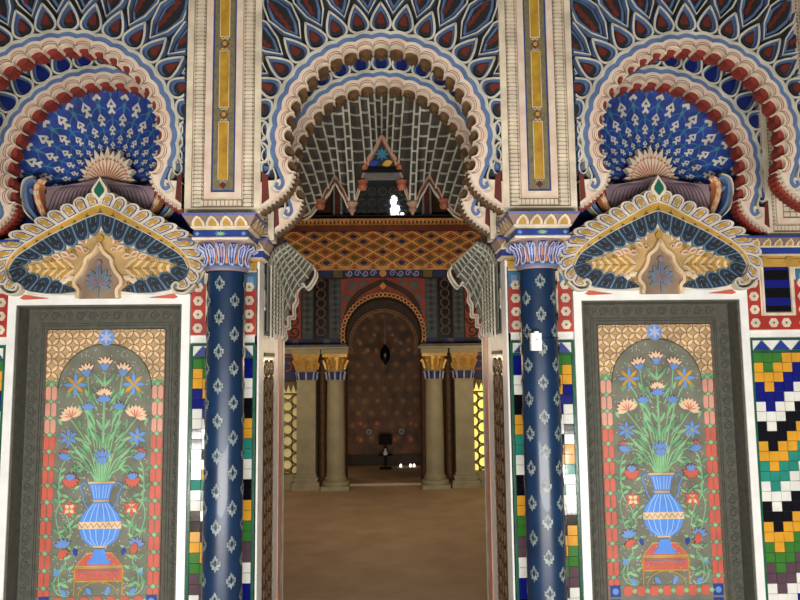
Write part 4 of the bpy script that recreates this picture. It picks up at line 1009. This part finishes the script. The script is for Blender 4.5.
for sg in (-1, 1):
    for k in range(4): m.stroke(spiral(sg*(.13+k*.105), (a[1]+b_[1])/2, .045, .01, PI*(k % 2), PI*(k % 2)+2.6*PI, 14), .014, YW-.05, YW-.04, 'lavender')
    m.rect(*sorted((sg*.54, sg*.66)), a[1]+.01, b_[1]-.01, YW-.04, YW-.03, 'olive'); m.rect(*sorted((sg*.68, sg*.84)), a[1]+.01, b_[1]-.01, YW-.04, YW-.03, 'gothblue')
m.disc(0, (a[1]+b_[1])/2, .05, YW-.06, YW-.03, 'gothorange', 8); m.build('scroll_frieze', SPn)
for sg, nm in ((-1, 'left'), (1, 'right')):
    st = thing('wall_strips', 'painted wall strips of stars and knotwork on the %s of the far arch' % nm, 'painted panel', (sg*.8, YW, W(0, 345)[1]), 'painted strips beside the far arch')
    zt_, zb_ = W(0, 279)[1], W(0, 338)[1]
    def MX(a, b_): return sorted((sg*abs(W(a, 0)[0]), sg*abs(W(b_, 0)[0])))
    m = MB()
    for a, b_ in ((327, 339), (300, 311)):
        xx = MX(a, b_); m.rect(xx[0], xx[1], zb_, zt_, YW-.02, YW, 'farteal'); xc = (xx[0]+xx[1])/2
        for k in range(9):
            z = zt_-.05-k*.082
            for q in (-.04, .04): m.disc(xc+q, z, .02, YW-.028, YW-.02, 'fargrey', 4)
            m.disc(xc, z+.04, .024, YW-.028, YW-.02, 'farbrown', 6)
    m.build('star_strip', st)
    m = MB(); xx = MX(312, 326); m.rect(xx[0], xx[1], zb_, zt_, YW-.015, YW, 'black'); xc = (xx[0]+xx[1])/2
    for k in range(6):
        z = zt_-.07-k*.125; m.stroke([(xc-.03, z-.05), (xc-.055, z-.02), (xc-.055, z+.02), (xc-.03, z+.05), (xc+.03, z+.05), (xc+.055, z+.02), (xc+.055, z-.02), (xc+.03, z-.05)], .018, YW-.03, YW-.015, 'knot', True)
        for q in (-1, 1): m.stroke([(xc+q*.03, z+.05), (xc-q*.02, z+.08)], .016, YW-.03, YW-.015, 'knot')
    m.build('knotwork_strip', st)
    m = MB(); xx = MX(268, 299); m.rect(xx[0], xx[1], zb_, zt_, YW-.02, YW, 'farred'); xc = sg*W(470, 0)[0]
    for k in range(5): m.stroke(spiral(xc, zt_-.1-k*.15, .08, .02, k, k+2.4*PI, 14), .028, YW-.03, YW-.02, 'farbrown')
    m.build('arabesque_panel', st)
    m = MB(); xx = MX(268, 340); m.rect(xx[0], xx[1], W(0, 346)[1], zb_, YW-.03, YW, 'gothblue')
    for k in range(7): xq = xx[0]+(xx[1]-xx[0])*(k+.5)/7; m.rect(xq-.04, xq+.04, W(0, 345)[1], zb_-.01, YW-.036, YW-.03, ('gothblue', 'farbrown', 'fargrey')[k % 3])
    m.build('tile_band', st)

# far columns, pilasters, screens
def capital_far(hw, yc, square):
    def mk(root):
        z0, z1 = W(0, 380)[1], W(0, 349)[1]; H = z1-z0
        m = MB()
        def fr(h0, za, h1, zb_, mm):
            if square:
                A = [(-h0, yc-h0), (h0, yc-h0), (h0, yc+h0), (-h0, yc+h0)]; B = [(-h1, yc-h1), (h1, yc-h1), (h1, yc+h1), (-h1, yc+h1)]
                for i in range(4): m.poly([(*A[i-1], za), (*A[i], za), (*B[i], zb_), (*B[i-1], zb_)], mm)
            else: m.lathe([(h0, za), (h1, zb_)], 0, yc, mm, 20)
        fr(hw*1.05, z0, hw*1.12, z0+.02, 'farcream'); fr(hw*1.0, z0+.02, hw*1.05, z0+.12, 'gothblue'); fr(hw*1.05, z0+.12, hw*1.15, z0+.14, 'farcream'); fr(hw*1.1, z0+.14, hw*1.35, z1-.10, 'fargold')
        q = hw*1.45; m.box(-q, q, yc-q, yc+q, z1-.10, z1-.06, 'fargold'); q = hw*1.55; m.box(-q, q, yc-q, yc+q, z1-.06, z1, 'farcream')
        c_ = m.build('capital', root)
        l = MB()
        for k in range(10):
            a = 2*PI*k/10; f_ = 1/max(abs(cos(a)), abs(sin(a))) if square else 1
            l.tube([(hw*1.04*f_*sin(a), yc-hw*1.04*f_*cos(a), z0+.02), (hw*1.1*f_*sin(a), yc-hw*1.1*f_*cos(a), z0+.08), (hw*1.2*f_*sin(a), yc-hw*1.2*f_*cos(a), z0+.12)], .014, 'lavender')
            l.tube([(hw*1.12*f_*sin(a), yc-hw*1.12*f_*cos(a), z0+.15), (hw*1.25*f_*sin(a), yc-hw*1.25*f_*cos(a), z0+.2), (hw*1.5*f_*sin(a), yc-hw*1.5*f_*cos(a), z0+.27), (hw*1.5*f_*sin(a), yc-hw*1.5*f_*cos(a), z0+.24)], .018, 'fargold')
        l.build('acanthus_leaves', c_)
    return mk
def far_column(x, label):
    yc = YW-.14; xx = W(x, 0)[0]
    root = thing('marble_column', label, 'column', (0, yc, 0), 'pale round columns by the far arch', (xx, 0, 0)); hw = 8.3/S5
    m = MB(); m.lathe([(hw*1.06, .15), (hw*1.06, .7), (hw*.98, W(0, 380)[1])], 0, yc, 'farcream', 28); m.build('shaft', root, True)
    m = MB(); q = hw*1.6; m.box(-q, q, yc-q, yc+q*.6, .0, .05, 'farcream'); m.lathe([(hw*1.55, .05), (hw*1.6, .075), (hw*1.5, .10), (hw*1.25, .105), (hw*1.3, .13), (hw*1.15, .15), (hw*1.1, .19)], 0, yc, 'farcream', 28); m.build('base', root, True)
    capital_far(hw, yc, False)(root)
def far_pilaster(x, label):
    yc = YW-.08; xx = W(x, 0)[0]
    root = thing('marble_pilaster', label, 'pilaster', (0, yc, 0), 'pale square pilasters by the far arch', (xx, 0, 0)); hw = 9.0/S5
    m = MB(); m.box(-hw, hw, yc-hw, yc+hw*.6, .19, W(0, 380)[1], 'farcream'); m.build('shaft', root)
    m = MB(); 
    for k, (q, za, zb_) in enumerate(((1.5, 0, .05), (1.42, .05, .09), (1.2, .09, .12), (1.28, .12, .15), (1.1, .15, .19))): m.box(-hw*q, hw*q, yc-hw*q, yc+hw*.6, za, zb_, 'farcream')
    m.build('base', root)
    capital_far(hw, yc, True)(root)
far_column(334, 'pale round column immediately left of the far arch'); far_column(430, 'pale round column immediately right of the far arch')
far_pilaster(306, 'pale square pilaster on the left, beside the dimly lit fretwork screen'); far_pilaster(459, 'pale square pilaster on the right, beside the brightly lit fretwork screen')
for x, nm in ((321, 'left'), (444.5, 'right')):
    xx = W(x, 0)[0]; z1 = W(0, 352)[1]
    m = MB(); m.lathe([(0, .0), (.09, .0), (.09, .06), (.06, .08), (.08, .11), (.05, .14), (.05, z1-.3), (.07, z1-.25), (.05, z1-.2), (.08, z1-.1), (.05, z1-.03), (.075, z1+.01), (.03, z1+.05), (.045, z1+.08), (0, z1+.12)], 0, 0, 'brown', 12)
    o = m.build('bronze_colonnette', None, True); o.location = (xx, YW-.09, 0); tag(o, 'slim dark colonnette between the two pale supports on the %s' % nm, 'column', 'dark colonnettes by the far arch')
def screen(x0, x1, label, glow, grp):
    a, b_ = sorted((W(x0, 0)[0], W(x1, 0)[0])); z0, z1 = W(0, 471)[1], W(0, 381)[1]; cx = (a+b_)/2; hw = (b_-a)/2
    root = thing('fretwork_screen', label, 'window screen', (0, YW-.04, 0), grp, (cx, 0, 0))
    m = MB(); m.rect(-hw, hw, z0, z1, YW-.012, YW-.004, glow); m.build('lit_pane', root)
    m = MB(); n = 8; r_ = .075; dz = .15; dx = .17
    hexr = lambda x, z, r2: [(x+r2*cos(i*PI/3+PI/6), z+r2*sin(i*PI/3+PI/6)) for i in range(6)]
    m.clip = (-hw, hw, z0, z1-.14)
    for j in range(-1, 9):
        for i in range(-3, 4):
            x = i*.118; z = z0+j*.150+.03+(.075 if i % 2 else 0)
            m.stroke(arc(x, z, .069, 0, 2*PI, 12), .024, YW-.045, YW-.014, 'screenstone')
    m.clip = None
    m.rect(-hw, hw, z1-.03, z1, YW-.05, YW-.012, 'olive'); m.rect(-hw, hw, z1-.16, z1-.14, YW-.05, YW-.012, 'olive')
    k = -hw+.03
    while k < hw-.01: m.prism([(k-.03, z1-.03), (k+.03, z1-.03), (k, z1-.13)] , YW-.045, YW-.012, 'olive'); k += .065
    m.build('fretwork', root)
    m = MB(); m.box(-hw, hw, YW-.16, YW, 0, z0, 'farcream'); m.box(-hw, hw, YW-.2, YW, 0, .06, 'farcream'); m.build('plinth', root)
screen(258, 297, 'softly glowing fretwork screen at the left of the hall', 'glow_warm', 'glowing fretwork screens')
screen(468, 506, 'bright yellow glowing fretwork screen at the right of the hall', 'glow_bright', 'glowing fretwork screens')
# ornament above the screens
for sg, nm in ((-1, 'left'), (1, 'right')):
    root = thing('scroll_corbel', 'red and blue scroll ornament over the %s glowing screen' % nm, 'ornament', (sg*1.35, YW, W(0, 380)[1]), 'scroll ornaments over the glowing screens')
    m = MB(); x = sg*W(480, 0)[0]; z0, z1 = W(0, 379)[1], W(0, 349)[1]; m.rect(*sorted((sg*1.12, sg*1.62)), z0, z1, YW-.03, YW, 'gothblue'); m.build('ground', root)
    m = MB(); m.stroke(spiral(sg*1.26, (z0+z1)/2, .14, .03, 0, 2.5*PI, 20), .03, YW-.05, YW-.03, 'farred'); m.stroke(spiral(sg*1.5, (z0+z1)/2, .14, .03, PI, 3.5*PI, 20), .03, YW-.05, YW-.03, 'lavender'); m.rect(*sorted((sg*1.12, sg*1.62)), z1-.05, z1, YW-.08, YW-.03, 'farcream'); m.build('scrolls', root)

for sg, nm in ((-1, 'left'), (1, 'right')):
    z1 = W(0, 349)[1]; a, b_ = sorted((sg*W(415, 0)[0], sg*1.64)); m = MB()
    m.box(a, b_, YW-.27, YW-.001, z1+.002, z1+.03, 'farcream'); m.box(a+.02, b_-.02, YW-.25, YW-.001, z1+.03, z1+.06, 'fargrey')
    tag(m.build('cornice_shelf', base=((a+b_)/2, YW-.1, z1)), 'pale cornice running over the two capitals on the %s of the far arch' % nm, 'cornice', 'cornices over the far capitals')
# tribune with coved diamond underside
tb = thing('tribune', 'orange coved balcony front patterned with small diamonds, above the far arch', 'balcony', (0, YW, W(0, 268)[1]))
def cove(u, v):        # u metres along x, v 0 top .. 1 bottom
    y = YW-.05-.42*(1-v)**1.25; z = W(0, 268.5)[1]+(zz(231, 647/(3.235+YW-.47))-W(0, 268.5)[1])*(1-v)**.85
    return (u, y, z)
m = MB(); n = 14
for k in range(n):
    a0_, a1_ = cove(0, k/n), cove(0, (k+1)/n); m.poly([(-1.6, a0_[1], a0_[2]), (1.6, a0_[1], a0_[2]), (1.6, a1_[1], a1_[2]), (-1.6, a1_[1], a1_[2])], 'gothdark')
m.build('cove', tb, True)
m = MB(xf=lambda x, y, z: (lambda c_: (c_[0], c_[1]-y, c_[2]-y*.5))(cove(x, z)))
rows = [0, .14, .285, .43, .58, .73, .87, 1.0]
for r_ in range(8):
    for c in range(-7, 8):
        x = c*.25+(.125 if r_ % 2 else 0); v = rows[r_]; hh = .155; w_ = .128
        if r_ > 6.5: hh = .13
        D = lambda k: [(x-w_*k, v), (x, v-hh*k), (x+w_*k, v), (x, v+hh*k)]
        pts = [(a, min(1, max(0, b_))) for a, b_ in D(1)]
        m.stroke(pts, .026, .016, .0, 'gothorange', True) if False else None
        P = D(1); P2 = D(.76); P3 = D(.46)
        cl = lambda L: [(a, min(1, max(0, b_))) for a, b_ in L]
        for i in range(4):
            a, b_, c_, d_ = cl(P)[i-1], cl(P)[i], cl(P2)[i], cl(P2)[i-1]; m.poly([(a[0], .012, a[1]), (b_[0], .012, b_[1]), (c_[0], .012, c_[1]), (d_[0], .012, d_[1])], 'gothorange')
        kind = (c*2+(1 if r_ % 2 else 0)+ (r_//2)*2) % 4
        mm = {0: 'gothblue', 1: 'olive', 2: 'olive', 3: 'farred'}[kind]
        if r_ in (1, 4): mm = 'farred' if c % 2 else 'gothblue'
        q = cl(D(.38)); m.poly([(a, .014, b_) for a, b_ in q], mm); o1, o2 = cl(D(.60)), cl(D(.50))
        for i in range(4): m.poly([(o1[i-1][0], .013, o1[i-1][1]), (o1[i][0], .013, o1[i][1]), (o2[i][0], .013, o2[i][1]), (o2[i-1][0], .013, o2[i-1][1])], 'gothorange')
m.build('diamond_pattern', tb)
m = MB(); zc0 = cove(0, 0)[2]; y0 = YW-.50
m.box(-1.6, 1.6, y0, YW, zc0, zc0+.075, 'wood'); m.box(-1.6, 1.6, y0-.03, YW, zc0+.075, zc0+.085, 'ochre'); m.box(-1.6, 1.6, y0-.04, YW, zc0+.125, zc0+.150, 'gothorange')
for k in range(64): m.box(-1.6+k*.05, -1.6+k*.05+.03, y0-.02, YW, zc0+.085, zc0+.125, 'gothorange')
m.build('dentil_cornice', tb)
m = MB(); m.box(-1.6, 1.6, YW-.06, YW, W(0, 269.5)[1]-.01, W(0, 268)[1]+.02, 'gothorange'); m.build('lower_moulding', tb)

# gallery window above the tribune
gw = thing('gallery_window', 'grey scrollwork gallery window above the tribune, daylight at its right', 'window', (0, YW, zc0+.15)); zg = zc0+.15
zt2 = zg+.72
m = MB(); m.box(-1.6, 1.6, YW-.30, YW, zg, zg+.10, 'slate'); m.build('sill', gw)
m = MB()
for x in (-.59, .59): m = MB(); m.box(x-.035, x+.035, YW-.22, YW, zg+.10, zt2, 'wood'); m.box(x-.06, x-.035, YW-.20, YW, zg+.10, zt2, 'rib'); m.box(x+.035, x+.06, YW-.20, YW, zg+.10, zt2, 'rib'); m.build('post', gw)
m = MB(); m.rect(-.53, .53, zg+.10, zt2, YW-.06, YW-.04, 'slate'); m.build('pane', gw)
m = MB()
sx = .10; blob = [(.10, 0), (.25, 0), (.235, .05), (.20, .07), (.235, .10), (.225, .15), (.18, .17), (.20, .21), (.195, .26), (.155, .285), (.12, .26), (.11, .2), (.13, .15), (.10, .1), (.12, .06)]
m.prism([(x, zg+.11+z*1.08) for x, z in blob], YW-.075, YW-.06, 'glow_day'); m.disc(.265, zg+.16, .025, YW-.075, YW-.06, 'glow_day', 8); m.build('sky_gap', gw)
m = MB()
for i in range(-3, 4):
    for j in range(3):
        x, z = i*.14, zg+.17+j*.15
        m.stroke(arc(x, z, .055, 0, 2*PI, 12), .014, YW-.10, YW-.08, 'grille')
        if .05 < x < .3 and j < 2: continue
        m.stroke(spiral(x, z, .04, .01, j, j+2.5*PI, 12), .012, YW-.10, YW-.08, 'grille')
m.build('scroll_grille', gw)

# hanging lantern, cabinet, small lights
x, z = P7(382, 355); ln = thing('lantern', 'black almond-shaped lantern hanging in the far arch', 'lantern', (0, 6.0, 0), None, (0, 0, 0)); s6 = 647/(3.235+6.0); X6 = (382.5-381)/s6; zc6 = zz(355, s6)
m = MB(); m.lathe([(0, zc6-.15), (.02, zc6-.13), (.06, zc6-.06), (.075, zc6+.01), (.06, zc6+.08), (.02, zc6+.13), (.012, zc6+.15)], X6, 6.0, 'black', 16); m.build('lantern_body', ln, True)
m = MB(); m.tube([(X6, 6.0, zc6+.14), (X6, 6.0, 3.3)], .006, 'black'); m.build('chain', ln)
s65 = 647/(3.235+6.7); XC = (382-381)/s65
cb = thing('display_stand', 'small black box on a slim stand before the far door', 'stand', (XC, 6.7, 0))
m = MB(); za = zz(444, s65); m.box(XC-.10, XC+.10, 6.62, 6.78, za, za+.13, 'matteblack'); m.build('box', cb)
m = MB(); zs = zz(454, s65); m.box(XC-.10, XC+.10, 6.60, 6.80, zs-.015, zs, 'matteblack'); m.box(XC-.015, XC+.015, 6.68, 6.72, 0, za, 'matteblack'); m.box(XC-.09, XC+.09, 6.62, 6.78, 0, .015, 'matteblack'); m.build('stand_leg', cb)
m = MB(); m.lathe([(0, 0), (.032, 0), (.036, .03), (.02, .05), (.012, .07), (.018, .09), (0, .1)], 0, 0, 'whiteplastic', 12); o = m.build('white_bust', None, True); o.location = (XC, 6.63, zs); tag(o, 'tiny white ornament on the slim stand below the black box', 'ornament')
for k, x in enumerate((397, 406.5, 410)):
    s_ = 647/(3.235+6.85); m = MB(); m.lathe([(0, 0), (.014, 0), (.016, .03), (.008, .04), (0, .045)], 0, 0, 'glow_candle', 10); o = m.build('floor_light', None, True); o.location = ((x-381)/s_, 6.85, .0)
    tag(o, ('tiny white light on the floor, nearest the middle of the far door', 'tiny white light on the floor, middle one of three', 'tiny white light on the floor, rightmost of three')[k], 'light', 'tiny floor lights by the far door')
m = MB(); m.box(-.7, .7, 7.0, 7.02, 0, .01, 'fargrey')

# ---------------------------------------------------------------- camera
cam = bpy.data.cameras.new('camera'); co = bpy.data.objects.new('camera', cam); COL.objects.link(co); bpy.context.scene.camera = co
cam.sensor_width = 36; cam.lens = 647/800*36; cam.clip_start = .05
yaw, pitch, roll = R(-1.50), R(PITCH_CAM), R(.62)
fwd = Vector((-sin(yaw)*cos(pitch), cos(yaw)*cos(pitch), sin(pitch)))
M = fwd.to_track_quat('-Z', 'Y').to_matrix().to_4x4() @ Matrix.Rotation(-roll, 4, 'Z')
co.matrix_world = Matrix.Translation((0, -3.235, 1.6)) @ M

# ---------------------------------------------------------------- light
def area(name, loc, tgt, sx, sy, power, col):
    l = bpy.data.lights.new(name, 'AREA'); l.shape = 'RECTANGLE'; l.size = sx; l.size_y = sy; l.energy = power; l.color = col
    o = bpy.data.objects.new(name, l); COL.objects.link(o); o.location = loc; o.rotation_euler = (Vector(tgt)-Vector(loc)).to_track_quat('-Z', 'Y').to_euler(); return o
def point(name, loc, power, col, r_=.08):
    l = bpy.data.lights.new(name, 'POINT'); l.energy = power; l.color = col; l.shadow_soft_size = r_
    o = bpy.data.objects.new(name, l); COL.objects.link(o); o.location = loc; return o
area('window_daylight', (0, -3.8, .36), (0, 0, .45), 4.4, .65, 262, (1, .98, .94))
point('lamp_left', (-1.75, 4.3, 1.6), 13, (1, .72, .42)); point('lamp_right', (1.75, 4.3, 1.6), 17, (1, .74, .42))
point('tribune_lamp', (0, 3.0, 1.7), 20, (1, .74, .48), .2); point('passage_lamp', (-.75, 6.2, .9), 2.6, (1, .7, .4))
world = bpy.data.worlds.new('world'); bpy.context.scene.world = world; world.use_nodes = True
world.node_tree.nodes['Background'].inputs['Color'].default_value = (.68, .66, .62, 1); world.node_tree.nodes['Background'].inputs['Strength'].default_value = .16
vs = bpy.context.scene.view_settings; vs.view_transform = 'Standard'; vs.look = 'None'; vs.exposure = 0; vs.gamma = 1
